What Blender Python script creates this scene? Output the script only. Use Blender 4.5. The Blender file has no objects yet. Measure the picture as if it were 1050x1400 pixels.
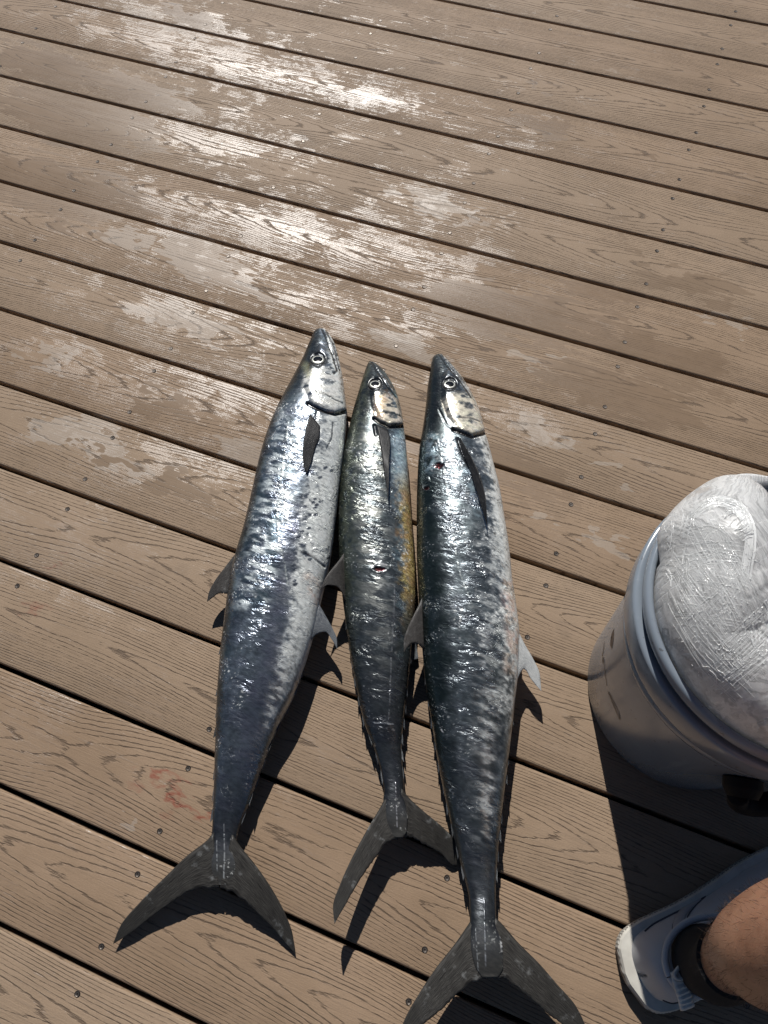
import bpy, bmesh, math, random
import numpy as np
from mathutils import Vector, Matrix

random.seed(7); rng = np.random.default_rng(7)
R = math.radians
SC = bpy.context.scene
COL = SC.collection

# ------------------------------------------------------------------ camera
CAM_LOC = np.array([1.45973, -1.93510, 1.10026])
CAM_ROT = (0.444157, 0.030077, 0.370272)
FPX = 1026.66                       # focal length in pixels of a 1050 x 1400 picture
cam_data = bpy.data.cameras.new('camera')
cam = bpy.data.objects.new('camera', cam_data); COL.objects.link(cam)
cam.location = CAM_LOC; cam.rotation_euler = CAM_ROT
cam_data.sensor_fit = 'HORIZONTAL'; cam_data.sensor_width = 36.0
cam_data.lens = FPX / 1050 * 36.0
cam_data.clip_start = 0.02; cam_data.clip_end = 2000
SC.camera = cam

# ------------------------------------------------------------------ light
SUN_EL, SUN_AZ = 42.0, 118.0        # azimuth counter-clockwise from +x
SUN_DIR = np.array([math.cos(R(SUN_EL)) * math.cos(R(SUN_AZ)), math.cos(R(SUN_EL)) * math.sin(R(SUN_AZ)), math.sin(R(SUN_EL))])
world = bpy.data.worlds.new('World'); SC.world = world; world.use_nodes = True
wn = world.node_tree; wn.nodes.clear()
wo = wn.nodes.new('ShaderNodeOutputWorld'); wb = wn.nodes.new('ShaderNodeBackground'); ws = wn.nodes.new('ShaderNodeTexSky')
ws.sky_type = 'NISHITA'; ws.sun_disc = False
ws.altitude = 0.0; ws.air_density = 0.6; ws.dust_density = 0.1; ws.ozone_density = 1.0
ws.sun_elevation = R(SUN_EL); ws.sun_rotation = R(90 - SUN_AZ)
wb.inputs['Strength'].default_value = 0.05
wn.links.new(ws.outputs[0], wb.inputs[0]); wn.links.new(wb.outputs[0], wo.inputs[0])
sun_data = bpy.data.lights.new('sun', 'SUN'); sun = bpy.data.objects.new('sun', sun_data); COL.objects.link(sun)
sun_data.energy = 5.0; sun_data.angle = R(0.53); sun_data.color = (1.0, 0.97, 0.925)
sun.rotation_euler = Vector(SUN_DIR).to_track_quat('Z', 'Y').to_euler()
sun.location = (0, 0, 5)
SC.view_settings.view_transform = 'Standard'; SC.view_settings.look = 'None'
SC.cycles.use_adaptive_sampling = True; SC.cycles.adaptive_threshold = 0.03; SC.cycles.max_bounces = 6; SC.cycles.diffuse_bounces = 2; SC.cycles.glossy_bounces = 3; SC.cycles.caustics_reflective = False; SC.cycles.caustics_refractive = False
SC.view_settings.exposure = 0.0; SC.view_settings.gamma = 1.0

# ------------------------------------------------------------------ helpers
CR = np.array(Matrix.Rotation(CAM_ROT[2], 3, 'Z') @ Matrix.Rotation(CAM_ROT[1], 3, 'Y') @ Matrix.Rotation(CAM_ROT[0], 3, 'X'))
def un(u, v, z=0.0):
    """survey: a point sighted at (u, v) that lies at height z"""
    u, v, z = np.broadcast_arrays(np.asarray(u, float), np.asarray(v, float), np.asarray(z, float))
    d = np.stack([(u - 525) / FPX, -(v - 700) / FPX, -np.ones_like(u)], -1) @ CR.T
    return CAM_LOC + d * ((z - CAM_LOC[2]) / d[..., 2])[..., None]
def pr(X):
    d = (np.asarray(X) - CAM_LOC) @ CR
    return np.stack([525 + FPX * d[..., 0] / -d[..., 2], 700 - FPX * d[..., 1] / -d[..., 2]], -1)

def mesh_obj(name, verts, faces, mat=None, parent=None, origin=(0, 0, 0), smooth=True, uv=None, cols=None):
    me = bpy.data.meshes.new(name)
    V = np.asarray(verts, float) - np.asarray(origin, float)
    me.from_pydata(V.tolist(), [], [list(map(int, f)) for f in faces])
    if mat is not None: me.materials.append(mat)
    if smooth: me.polygons.foreach_set('use_smooth', [True] * len(me.polygons))
    if uv is not None:
        li = np.empty(len(me.loops), int); me.loops.foreach_get('vertex_index', li)
        l = me.uv_layers.new(name='UVMap'); l.data.foreach_set('uv', np.asarray(uv, float)[li].ravel())
    if cols:
        for k, a in cols.items():
            at = me.attributes.new(k, 'FLOAT_COLOR', 'POINT')
            at.data.foreach_set('color', np.concatenate([a, np.ones((len(a), 1))], 1).astype(np.float32).ravel())
    me.validate(); me.update()
    o = bpy.data.objects.new(name, me); COL.objects.link(o)
    if parent is not None: o.parent = parent
    return o
def empty(name, loc):
    o = bpy.data.objects.new(name, None); COL.objects.link(o); o.location = loc; o.empty_display_size = .05
    return o
def tag(o, label=None, cat=None, group=None, kind=None):
    if label: o['label'] = label
    if cat: o['category'] = cat
    if group: o['group'] = group
    if kind: o['kind'] = kind
    return o
def grid_faces(n, m, wrap=False, off=0):
    f = []
    for i in range(n - 1):
        for j in range(m if wrap else m - 1):
            j2 = (j + 1) % m
            f.append((off + i * m + j, off + i * m + j2, off + (i + 1) * m + j2, off + (i + 1) * m + j))
    return f
def sstep(a, b, x):
    t = np.clip((x - a) / (b - a), 0, 1); return t * t * (3 - 2 * t)
_T = rng.random((256, 256))
def vn(x, y, s=0):
    x = np.asarray(x, float) + s * 17.13; y = np.asarray(y, float) + s * 9.71
    xi = np.floor(x).astype(int); yi = np.floor(y).astype(int); fx = x - xi; fy = y - yi
    fx = fx * fx * (3 - 2 * fx); fy = fy * fy * (3 - 2 * fy)
    g = lambda a, b: _T[a % 256, b % 256]
    return (g(xi, yi) * (1 - fx) + g(xi + 1, yi) * fx) * (1 - fy) + (g(xi, yi + 1) * (1 - fx) + g(xi + 1, yi + 1) * fx) * fy
def fbm(x, y, s=0, o=4):
    r = 0; a = .5; t = 0
    for i in range(o):
        r = r + a * vn(x * 2 ** i, y * 2 ** i, s + i); t += a; a *= .5
    return r / t
def polyline_dist(P, pts):
    P = np.asarray(P); best = np.full(P.shape[:-1], 1e9)
    for a, b in zip(pts[:-1], pts[1:]):
        a = np.array(a, float); b = np.array(b, float); ab = b - a
        t = np.clip(((P - a) @ ab) / (ab @ ab), 0, 1)
        best = np.minimum(best, np.linalg.norm(P - a - t[..., None] * ab, axis=-1))
    return best
def poly_sdf(P, pts):
    d = polyline_dist(P, list(pts) + [pts[0]])
    ins = np.zeros(P.shape[:-1], bool); x = P[..., 0]; y = P[..., 1]
    n = len(pts)
    for i in range(n):
        (x1, y1), (x2, y2) = pts[i], pts[(i + 1) % n]
        if y1 == y2: continue
        c = ((y1 > y) != (y2 > y)) & (x < (x2 - x1) * (y - y1) / (y2 - y1) + x1)
        ins ^= c
    return np.where(ins, -d, d)
def resample(pts, n):
    pts = np.array(pts, float)
    d = np.r_[0, np.cumsum(np.linalg.norm(np.diff(pts, axis=0), axis=1))]
    t = np.linspace(0, d[-1], n)
    return np.stack([cubic(d, pts[:, k], t) for k in range(pts.shape[1])], -1)
def cubic(x, y, t):
    """monotone cubic interpolation"""
    x = np.asarray(x, float); y = np.asarray(y, float); h = np.diff(x); dl = np.diff(y) / h
    m = np.zeros(len(x)); m[0] = dl[0]; m[-1] = dl[-1]
    for i in range(1, len(x) - 1):
        if dl[i - 1] * dl[i] > 0:
            w1 = 2 * h[i] + h[i - 1]; w2 = h[i] + 2 * h[i - 1]
            m[i] = (w1 + w2) / (w1 / dl[i - 1] + w2 / dl[i])
    i = np.clip(np.searchsorted(x, t) - 1, 0, len(x) - 2); s = (t - x[i]) / h[i]
    return ((1 + 2 * s) * (1 - s) ** 2 * y[i] + s * (1 - s) ** 2 * h[i] * m[i] + s * s * (3 - 2 * s) * y[i + 1] + s * s * (s - 1) * h[i] * m[i + 1])

# ---- node helpers
class NT:
    def __init__(self, name):
        self.m = bpy.data.materials.new(name); self.m.use_nodes = True; self.t = self.m.node_tree; self.t.nodes.clear()
        self.out = self.t.nodes.new('ShaderNodeOutputMaterial')
    def n(self, ty, ins=None, **kw):
        nd = self.t.nodes.new('ShaderNode' + ty)
        for k, v in kw.items(): setattr(nd, k, v)
        for k, v in (ins or {}).items(): self.set(nd.inputs[k], v)
        return nd
    def set(self, sock, v):
        if isinstance(v, bpy.types.NodeSocket): self.t.links.new(v, sock)
        elif isinstance(v, bpy.types.Node): self.t.links.new(v.outputs[0], sock)
        else:
            if isinstance(v, (tuple, list)) and len(v) == 3 and sock.type == 'RGBA': v = (*v, 1)
            sock.default_value = v
    def math(self, op, a, b=None, c=None, clamp=False):
        nd = self.n('Math', operation=op, use_clamp=clamp)
        for i, v in enumerate((a, b, c)):
            if v is not None: self.set(nd.inputs[i], v)
        return nd.outputs[0]
    def vmath(self, op, a, b=None):
        nd = self.n('VectorMath', operation=op); self.set(nd.inputs[0], a)
        if b is not None: self.set(nd.inputs[1], b)
        return nd.outputs[0]
    def xyz(self, x, y, z=0.0): return self.n('CombineXYZ', {0: x, 1: y, 2: z}).outputs[0]
    def noise(self, vec, scale=1.0, detail=2.0, rough=.5, dist=0.0):
        nd = self.n('TexNoise', {'Vector': vec, 'Scale': scale, 'Detail': detail, 'Roughness': rough, 'Distortion': dist}); return nd.outputs['Fac']
    def mix(self, f, a, b, blend='MIX'):
        nd = self.n('Mix', data_type='RGBA', blend_type=blend); self.set(nd.inputs['Factor'], f); self.set(nd.inputs['A'], a) if 0 else None
        self.set([s for s in nd.inputs if s.name == 'A' and s.type == 'RGBA'][0], a)
        self.set([s for s in nd.inputs if s.name == 'B' and s.type == 'RGBA'][0], b)
        return [s for s in nd.outputs if s.type == 'RGBA'][0]
    def lerp(self, f, a, b):
        nd = self.n('Mix', data_type='FLOAT'); self.set(nd.inputs[0], f); self.set(nd.inputs[2], a); self.set(nd.inputs[3], b); return nd.outputs[0]
    def ss(self, a, b, x):
        nd = self.n('MapRange', interpolation_type='SMOOTHSTEP'); self.set(nd.inputs['Value'], x)
        self.set(nd.inputs['From Min'], a); self.set(nd.inputs['From Max'], b); return nd.outputs[0]
    def bsdf(self, **kw):
        nd = self.n('BsdfPrincipled')
        for k, v in kw.items(): self.set(nd.inputs[k.replace('_', ' ')], v)
        return nd
    def done(self, sh): self.t.links.new(sh.outputs[0], self.out.inputs[0]); return self.m
    def bump(self, h, dist=.001, strength=1.0, normal=None):
        nd = self.n('Bump', {'Height': h, 'Distance': dist, 'Strength': strength})
        if normal is not None: self.set(nd.inputs['Normal'], normal)
        return nd.outputs[0]

# ================================================================== materials
AN = 2.6                               # spots on the deck spread along the boards
def ellipse_field(t, pos, items):
    """largest value over soft spots laid on the deck, stretched along the boards; items = (u, v, ru, rv, angle_deg, weight)"""
    acc = None
    for (u, v, a, b, ang, w) in items:
        c = un(u, v); ca, sa = math.cos(R(ang)), math.sin(R(ang))
        e1 = un(u + a * ca, v + a * sa)[:2] - c[:2]; e2 = un(u - b * sa, v + b * ca)[:2] - c[:2]
        r = math.sqrt(abs(e1[0] * e2[1] - e1[1] * e2[0]) * AN)
        nd = t.n('VectorMath', {0: pos, 1: (c[0], c[1] * AN, 0)}, operation='DISTANCE')
        val = t.math('MULTIPLY_ADD', nd.outputs['Value'], -w / r, w)
        acc = val if acc is None else t.math('MAXIMUM', acc, val)
    return t.math('MAXIMUM', acc, 0.0)

# damp film that glitters, standing water (smooth and dark), thin drying film, blood: (u, v, ru, rv, angle, weight)
DAMP = [(230, 40, 120, 90, 20, 1), (330, 90, 160, 90, 15, 1), (300, 190, 120, 80, 30, 1), (400, 320, 190, 90, 15, 1.15), (270, 300, 170, 90, 20, .8),
        (560, 340, 170, 110, 10, 1), (500, 125, 150, 40, 15, 1.0), (230, 430, 220, 110, 20, .8), (600, 270, 80, 70, -30, .8), (430, 420, 160, 100, 15, .8),
        (690, 190, 60, 90, 10, .7), (300, 530, 180, 100, 20, 1.0), (130, 520, 190, 90, 15, .9), (200, 640, 210, 100, 20, .9), (560, 440, 130, 60, 0, .8),
        (740, 560, 170, 110, 10, .75), (620, 400, 150, 80, 12, .9), (60, 760, 170, 100, 20, .8), (60, 930, 170, 80, 15, .7), (150, 1140, 130, 60, 25, .6), (30, 1000, 150, 70, 20, .6)]
POOL = [(60, 90, 110, 40, 12, 1), (190, 130, 110, 30, 12, 1.1), (100, 160, 200, 60, 12, .9), (70, 260, 170, 80, 12, .8), (255, 20, 35, 25, 0, 1),
        (330, 385, 60, 26, 12, .7), (700, 430, 170, 60, 12, 1.1), (950, 385, 110, 30, 12, .8), (900, 480, 130, 60, 12, 1), 
        (735, 170, 20, 45, -20, 1), (745, 120, 10, 22, -25, .9), (520, 135, 22, 8, 10, 1.1), (230, 555, 70, 30, 15, .9), (150, 620, 50, 25, 15, .9), (240, 660, 50, 30, 15, .9),
        (690, 640, 110, 60, 12, .8), (850, 540, 150, 70, 12, .8), (890, 220, 14, 8, 10, 1), (845, 215, 10, 8, 10, 1), (840, 292, 13, 8, 10, 1), (855, 335, 11, 7, 10, 1), (640, 305, 26, 9, 12, .8), (520, 590, 60, 60, 0, .7), (820, 400, 110, 22, 14, .8), (930, 500, 90, 50, 10, .8)]
FILM = [(70, 495, 55, 12, 10, 1), (120, 480, 30, 10, 10, .9), (70, 600, 50, 16, 16, 1.1), (160, 625, 55, 30, 10, 1), (110, 590, 80, 30, 16, .9), (270, 350, 90, 40, 15, .8), (160, 330, 60, 20, 15, .8),
        (730, 500, 26, 26, 0, .9), (880, 555, 70, 18, 12, .9), (840, 650, 30, 16, 30, .9), (740, 590, 60, 18, 12, .9), (820, 745, 60, 16, 12, .9), (740, 715, 40, 16, 12, .8), (560, 480, 70, 30, 10, .8), (590, 275, 70, 20, 12, .9),
        (170, 1115, 14, 26, 30, .7), (1000, 440, 60, 22, 12, .7), (250, 440, 90, 36, 12, .8), (330, 620, 60, 30, 15, .8)]
BLOOD = [(240, 1080, 24, 13, 20, 1), (262, 1105, 22, 14, 20, 1.1), (190, 1075, 40, 9, 15, .7), (285, 1110, 16, 18, 0, .8), (45, 830, 26, 18, 10, .55), (95, 775, 10, 4, 10, .4)]

def mat_deck():
    t = NT('composite_decking')
    ob = t.n('TexCoord').outputs['Object']; rnd = t.n('ObjectInfo').outputs['Random']
    geo = t.n('NewGeometry').outputs['Position']
    sp = t.n('SeparateXYZ', {0: ob}); x, y = sp.outputs[0], sp.outputs[1]
    xs = t.math('MULTIPLY_ADD', rnd, 53.0, x); rr = t.math('MULTIPLY', rnd, 211.0)
    # growth rings of a log cut lengthwise: arches in the middle, straight lines at the edges
    n1 = t.n('TexNoise', {'Vector': t.xyz(t.math('MULTIPLY', xs, 1.6), rr), 'Scale': 1.0, 'Detail': 1.0})
    nc = t.n('SeparateColor', {0: n1.outputs['Color']})
    saw = t.math('PINGPONG', t.math('MULTIPLY_ADD', xs, .038, rnd), .05)
    d = t.math('ADD', t.math('MULTIPLY_ADD', nc.outputs[0], .03, -.004), saw)
    yc = t.math('ADD', y, t.math('MULTIPLY_ADD', nc.outputs[1], .09, -.045))
    j1 = t.noise(t.xyz(t.math('MULTIPLY', xs, 22), t.math('MULTIPLY', y, 150), rr), 1.0, 2.0, .65)
    j2 = t.noise(t.xyz(t.math('MULTIPLY', xs, 3.2), t.math('MULTIPLY', y, 26), rr), 1.0, 1.0)
    r0 = t.math('SQRT', t.math('ADD', t.math('MULTIPLY', yc, yc), t.math('MULTIPLY', d, d)))
    r1 = t.math('ADD', r0, t.math('MULTIPLY_ADD', j1, .0030, -.0015))
    r2 = t.math('ADD', r1, t.math('MULTIPLY_ADD', j2, .0055, -.00275))
    tri = t.math('PINGPONG', t.math('MULTIPLY', r2, 1 / .0036), 0.5)          # 0..0.5
    pores = t.noise(t.xyz(t.math('MULTIPLY', xs, 110), t.math('MULTIPLY', y, 700), rr), 1.0, 2.0, .65)
    wide = t.noise(t.xyz(t.math('MULTIPLY', xs, 5.5), t.math('MULTIPLY', y, 75), rr), 1.0, 1.0)
    thr = t.math('MULTIPLY_ADD', wide, .30, .222)
    line = t.ss(0.0, .16, t.math('SUBTRACT', t.math('MULTIPLY_ADD', pores, .30, tri), t.math('ADD', thr, .15)))
    streak = t.noise(t.xyz(t.math('MULTIPLY', xs, 12), t.math('MULTIPLY', y, 430), rr), 1.0, 2.0, .6)
    # liquid on the deck
    flat = t.vmath('MULTIPLY', geo, (1, 1, 0))
    wA = t.n('TexNoise', {'Vector': t.vmath('MULTIPLY', flat, (1, 1.8, 0)), 'Scale': 13.0, 'Detail': 3.0, 'Roughness': .6}).outputs['Color']
    warp = t.vmath('ADD', flat, t.vmath('MULTIPLY', t.vmath('SUBTRACT', wA, (.5, .5, .5)), (.26, .15, 0)))
    blot0 = warp; warp = t.vmath('MULTIPLY', warp, (1, AN, 0))
    grainy = t.noise(t.xyz(t.math('MULTIPLY', xs, 8), t.math('MULTIPLY', y, 80), rr), 1.0, 2.0, .65)
    blot = t.noise(blot0, 16.0, 4.0, .65)
    fine = t.noise(t.vmath('MULTIPLY', flat, (1, 1.7, 0)), 380.0, 2.0, .7)
    spk = t.math('SUBTRACT', fine, .5)
    damp_f = t.math('ADD', ellipse_field(t, warp, DAMP), t.math('MULTIPLY_ADD', blot, 3.8, -2.10))
    damp_f = t.math('ADD', damp_f, t.math('MULTIPLY_ADD', streak, 2.6, -1.3))
    damp_f = t.math('ADD', damp_f, t.math('MULTIPLY', spk, 1.6))
    damp = t.math('MULTIPLY', t.ss(.34, .60, damp_f), t.math('MULTIPLY_ADD', line, -.75, 1.0))
    pool = t.ss(.27, .34, t.math('ADD', ellipse_field(t, warp, POOL), t.math('MULTIPLY_ADD', grainy, 1.1, -.55)))
    film = t.ss(.24, .30, t.math('ADD', ellipse_field(t, warp, FILM), t.math('MULTIPLY_ADD', grainy, .9, -.45)))
    dry = t.math('SUBTRACT', 1.0, pool)
    film = t.math('MULTIPLY', film, dry)
    blood = t.math('MULTIPLY', ellipse_field(t, warp, BLOOD), t.ss(.28, .72, t.noise(blot0, 45.0, 4.0, .7)))
    damp = t.math('MULTIPLY', damp, t.math('MULTIPLY_ADD', pool, -.93, 1.0))
    # colour
    big = t.noise(flat, 5.0, 4.0, .7)
    base = t.mix(t.ss(.32, .68, big), (.250, .172, .110), (.305, .214, .142))
    base = t.mix(t.math('MULTIPLY_ADD', rnd, .5, -.12, clamp=True), base, (.325, .25, .178))
    base = t.mix(t.math('MULTIPLY', t.ss(.4, .72, fine), .25), base, (.15, .11, .08))
    base = t.mix(t.math('MULTIPLY', t.ss(.45, .75, streak), .20), base, (.13, .095, .07))
    base = t.mix(t.math('MULTIPLY', line, t.math('MULTIPLY_ADD', wide, .55, .42)), base, (.060, .040, .028))
    base = t.mix(t.math('MULTIPLY', t.ss(.58, .74, big), .35), base, (.12, .088, .062))
    base = t.mix(t.math('MULTIPLY', pool, .30), base, (.125, .088, .06))
    base = t.mix(t.math('MULTIPLY', film, .26), base, (.42, .39, .35))
    base = t.mix(t.math('MINIMUM', t.math('MULTIPLY', blood, 1.6), .75), base, (.21, .050, .030))
    # gloss
    rough = t.lerp(damp, t.math('MULTIPLY_ADD', fine, .12, .56), t.math('MULTIPLY_ADD', blot, .34, .19))
    rough = t.lerp(film, rough, .48); rough = t.lerp(pool, rough, t.math('MULTIPLY_ADD', grainy, .2, .22))
    spec = t.lerp(damp, .20, .58)
    # relief
    h = t.math('ADD', t.math('MULTIPLY', line, -1.0), t.math('ADD', t.math('MULTIPLY', fine, .5), t.math('MULTIPLY', streak, .5)))
    smooth = t.math('MULTIPLY', t.math('MULTIPLY_ADD', pool, -.8, 1.0), t.math('MULTIPLY_ADD', film, -.5, 1.0))
    bn = t.bump(h, .0007, smooth)
    b = t.bsdf(Base_Color=base, Roughness=rough, Specular_IOR_Level=spec, Normal=bn)
    return t.done(b)

def mat_skin(name, tint):
    t = NT(name)
    uv = t.n('UVMap').outputs[0]
    col = t.n('Attribute', attribute_name='Col').outputs['Color']; dat = t.n('Attribute', attribute_name='Dat').outputs['Color']
    ds = t.n('SeparateColor', {0: dat}); wr, gl, fleck = ds.outputs[0], ds.outputs[1], ds.outputs[2]
    su = t.n('SeparateXYZ', {0: uv}); u, v = su.outputs[0], su.outputs[1]
    sl = t.math('MULTIPLY_ADD', u, -.35, v)
    w1 = t.noise(t.xyz(t.math('MULTIPLY', u, 62), t.math('MULTIPLY', sl, 120)), 1.0, 3.0, .6, .9)
    w2 = t.noise(t.xyz(t.math('MULTIPLY', u, 150), t.math('MULTIPLY', sl, 210)), 1.0, 4.0, .6, .5)
    w3 = t.noise(t.xyz(t.math('MULTIPLY', u, 34), t.math('MULTIPLY', v, 40)), 1.0, 3.0, .6)
    amp = t.math('MULTIPLY', wr, t.ss(.38, .62, w3))
    bn = t.bump(w1, .0062, t.math('MULTIPLY', amp, .85))
    bn = t.bump(w2, .0007, .5, bn)
    c = t.mix(t.ss(.36, .62, w2), t.mix(.25, col, (.004, .006, .007)), col)
    c = t.mix(t.math('MULTIPLY', t.ss(.54, .70, w1), t.math('MULTIPLY', amp, .42)), c, tint)
    flk = t.noise(t.xyz(t.math('MULTIPLY', u, 280), t.math('MULTIPLY', v, 300), 3.3), 1.0, 2.0, .5)
    f = t.math('MULTIPLY', t.ss(.58, .68, flk), fleck)
    c = t.mix(f, c, (.80, .81, .78))
    hue = t.n('HueSaturation', {'Hue': t.math('MULTIPLY_ADD', w3, .16, .42), 'Saturation': 1.1, 'Color': c})
    lum = t.n('RGBToBW', {0: hue.outputs[0]}).outputs[0]
    rough = t.math('MULTIPLY_ADD', w2, .22, t.math('MULTIPLY_ADD', gl, -.50, .445))
    b = t.bsdf(Base_Color=hue.outputs[0], Metallic=t.math('MULTIPLY', t.lerp(t.ss(.25, .6, lum), .72, .15), t.ss(.02, .28, gl)), Roughness=rough, Specular_IOR_Level=.55, Normal=bn, Coat_Weight=.15, Coat_Roughness=.15)
    return t.done(b)

def mat_fin(name, c1, c2, pale=0.0):
    t = NT(name)
    uv = t.n('UVMap').outputs[0]; su = t.n('SeparateXYZ', {0: uv}); u, v = su.outputs[0], su.outputs[1]
    ray = t.noise(t.xyz(t.math('MULTIPLY', u, 9), t.math('MULTIPLY', v, 46)), 1.0, 2.0, .6)
    blotch = t.noise(t.n('TexCoord').outputs['Object'], 60.0, 4.0, .6)
    c = t.mix(t.ss(.3, .7, ray), c1, c2)
    c = t.mix(t.math('MULTIPLY', t.ss(.58, .75, blotch), .5 + pale), c, (.32, .33, .33))
    b = t.bsdf(Base_Color=c, Metallic=0.0, Specular_IOR_Level=.28, Roughness=t.math('MULTIPLY_ADD', blotch, .3, .36), Normal=t.bump(ray, .0008, .7), Coat_Weight=.05, Coat_Roughness=.3)
    return t.done(b)

def simple(name, col, rough=.5, metal=0.0, bump=None, var=.15, vscale=40., **kw):
    t = NT(name)
    n = t.noise(t.n('TexCoord').outputs['Object'], vscale, 4.0, .6)
    dark = tuple(c * (1 - var * 1.6) for c in col); lite = tuple(min(1, c * (1 + var)) for c in col)
    c = t.mix(t.ss(.3, .7, n), dark, lite)
    b = t.bsdf(Base_Color=c, Roughness=t.math('MULTIPLY_ADD', n, .12, rough - .06), Metallic=metal, **kw)
    if bump: t.set(b.inputs['Normal'], t.bump(t.noise(t.n('TexCoord').outputs['Object'], bump[0], 3.0), bump[1], 1.0))
    return t.done(b)

M_DECK = mat_deck()
M_SCREW = simple('screw_head', (.045, .035, .03), .45, .6)
M_SCREWC = simple('screw_recess', (.16, .14, .12), .4, .7)
M_JOIST = simple('joist_wood', (.09, .075, .055), .85)
M_WATER = simple('water_surface', (.006, .012, .013), .12, 0, (3.0, .05))

# ================================================================== the deck
PITCH, GAP, THICK = .146, .0062, .025
deck = empty('deck', (0, 0, 0)); tag(deck, kind='structure')
BX0, BX1 = -2.6, 4.6
def board_mesh(L):
    w = PITCH / 2 - GAP / 2; rad = .0035; prof = []
    for k in range(5):
        a = math.pi * (1 - k / 8); prof.append((-w + rad + rad * math.cos(a), -rad + rad * math.sin(a)))
    for k in range(5):
        a = math.pi * (.5 - k / 8); prof.append((w - rad + rad * math.cos(a), -rad + rad * math.sin(a)))
    prof += [(w, -THICK), (-w, -THICK)]
    n = len(prof); V = [(-L / 2, y, z) for y, z in prof] + [(L / 2, y, z) for y, z in prof]
    F = [(i, (i + 1) % n, n + (i + 1) % n, n + i) for i in range(n)] + [tuple(range(n))[::-1], tuple(range(n, 2 * n))]
    me = bpy.data.meshes.new('deck_board'); me.from_pydata(V, [], F); me.materials.append(M_DECK)
    me.polygons.foreach_set('use_smooth', [True] * (n) + [False, False])
    bm = bmesh.new(); bm.from_mesh(me); bmesh.ops.recalc_face_normals(bm, faces=bm.faces)
    for e in bm.edges:
        if len(e.link_faces) == 2 and e.calc_face_angle(0) > R(40): e.smooth = False
    bm.to_mesh(me); bm.free()
    return me
BOARD = board_mesh(BX1 - BX0)
def screw_mesh():
    n = 14; V = []; F = []
    prof = [(.0050, .00015), (.0043, .0007), (.0034, .0006), (.0028, .0003), (.0018, .0003), (.0013, .00012)]
    for r, z in prof: V += [(r * math.cos(2 * math.pi * k / n), r * math.sin(2 * math.pi * k / n), z) for k in range(n)]
    for i in range(len(prof) - 1): F += [(i * n + k, i * n + (k + 1) % n, (i + 1) * n + (k + 1) % n, (i + 1) * n + k) for k in range(n)]
    F.append(tuple((len(prof) - 1) * n + k for k in range(n)))
    me = bpy.data.meshes.new('screw'); me.from_pydata(V, [], F); me.materials.append(M_SCREW); me.materials.append(M_SCREWC)
    for i, p in enumerate(me.polygons): p.material_index = 1 if 2 * n <= i < 4 * n else 0
    return me
SCREW = screw_mesh()
JS, SK, SOFF = .384616, .0140261, .0281
for k in range(-14, 34):
    b = bpy.data.objects.new('deck_board', BOARD); COL.objects.link(b); b.parent = deck
    yc = -PITCH * (k + .5)
    b.location = (1.0 + random.uniform(-.01, .01), yc, random.uniform(-.0004, .0004))
    if -2 <= k <= 17:
        for j in range(-2, 8):
            for s in (1, -1):
                yy = -PITCH * k - SOFF if s > 0 else -PITCH * (k + 1) + SOFF
                xx = j * JS + SK * yy
                q = pr(np.array([xx, yy, 0]))
                if not (-40 < q[0] < 1090 and -40 < q[1] < 1440): continue
                o = bpy.data.objects.new('screw', SCREW); COL.objects.link(o); o.parent = b
                o.location = (xx - b.location.x + random.uniform(-.002, .002), yy - yc + random.uniform(-.002, .002), 0)
                o.scale = (.8, .8, 1); o.rotation_euler = (random.uniform(-.05, .05), random.uniform(-.05, .05), random.uniform(0, 6))
def box(name, lo, hi, mat, parent=None, origin=(0, 0, 0)):
    x0, y0, z0 = lo; x1, y1, z1 = hi
    V = [(x0, y0, z0), (x1, y0, z0), (x1, y1, z0), (x0, y1, z0), (x0, y0, z1), (x1, y0, z1), (x1, y1, z1), (x0, y1, z1)]
    F = [(0, 3, 2, 1), (4, 5, 6, 7), (0, 1, 5, 4), (1, 2, 6, 5), (2, 3, 7, 6), (3, 0, 4, 7)]
    return mesh_obj(name, V, F, mat, parent, origin, smooth=False)
for j in range(-6, 12):
    x = j * JS - .02
    box('joist', (x - .019, -PITCH * 34, -THICK - .19), (x + .019, PITCH * 14, -THICK - .001), M_JOIST, deck)
wtr = mesh_obj('water', [(-600, -600, -1.1), (600, -600, -1.1), (600, 600, -1.1), (-600, 600, -1.1)], [(0, 1, 2, 3)], M_WATER); tag(wtr, kind='structure')

# ================================================================== fish
M_EYE_RIM = simple('eye_rim', (.010, .010, .010), .55)
M_IRIS = simple('eye_iris', (.55, .56, .50), .30, .4, var=.3, vscale=900.)
M_PUPIL = simple('eye_pupil', (.003, .003, .003), .12)

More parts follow.
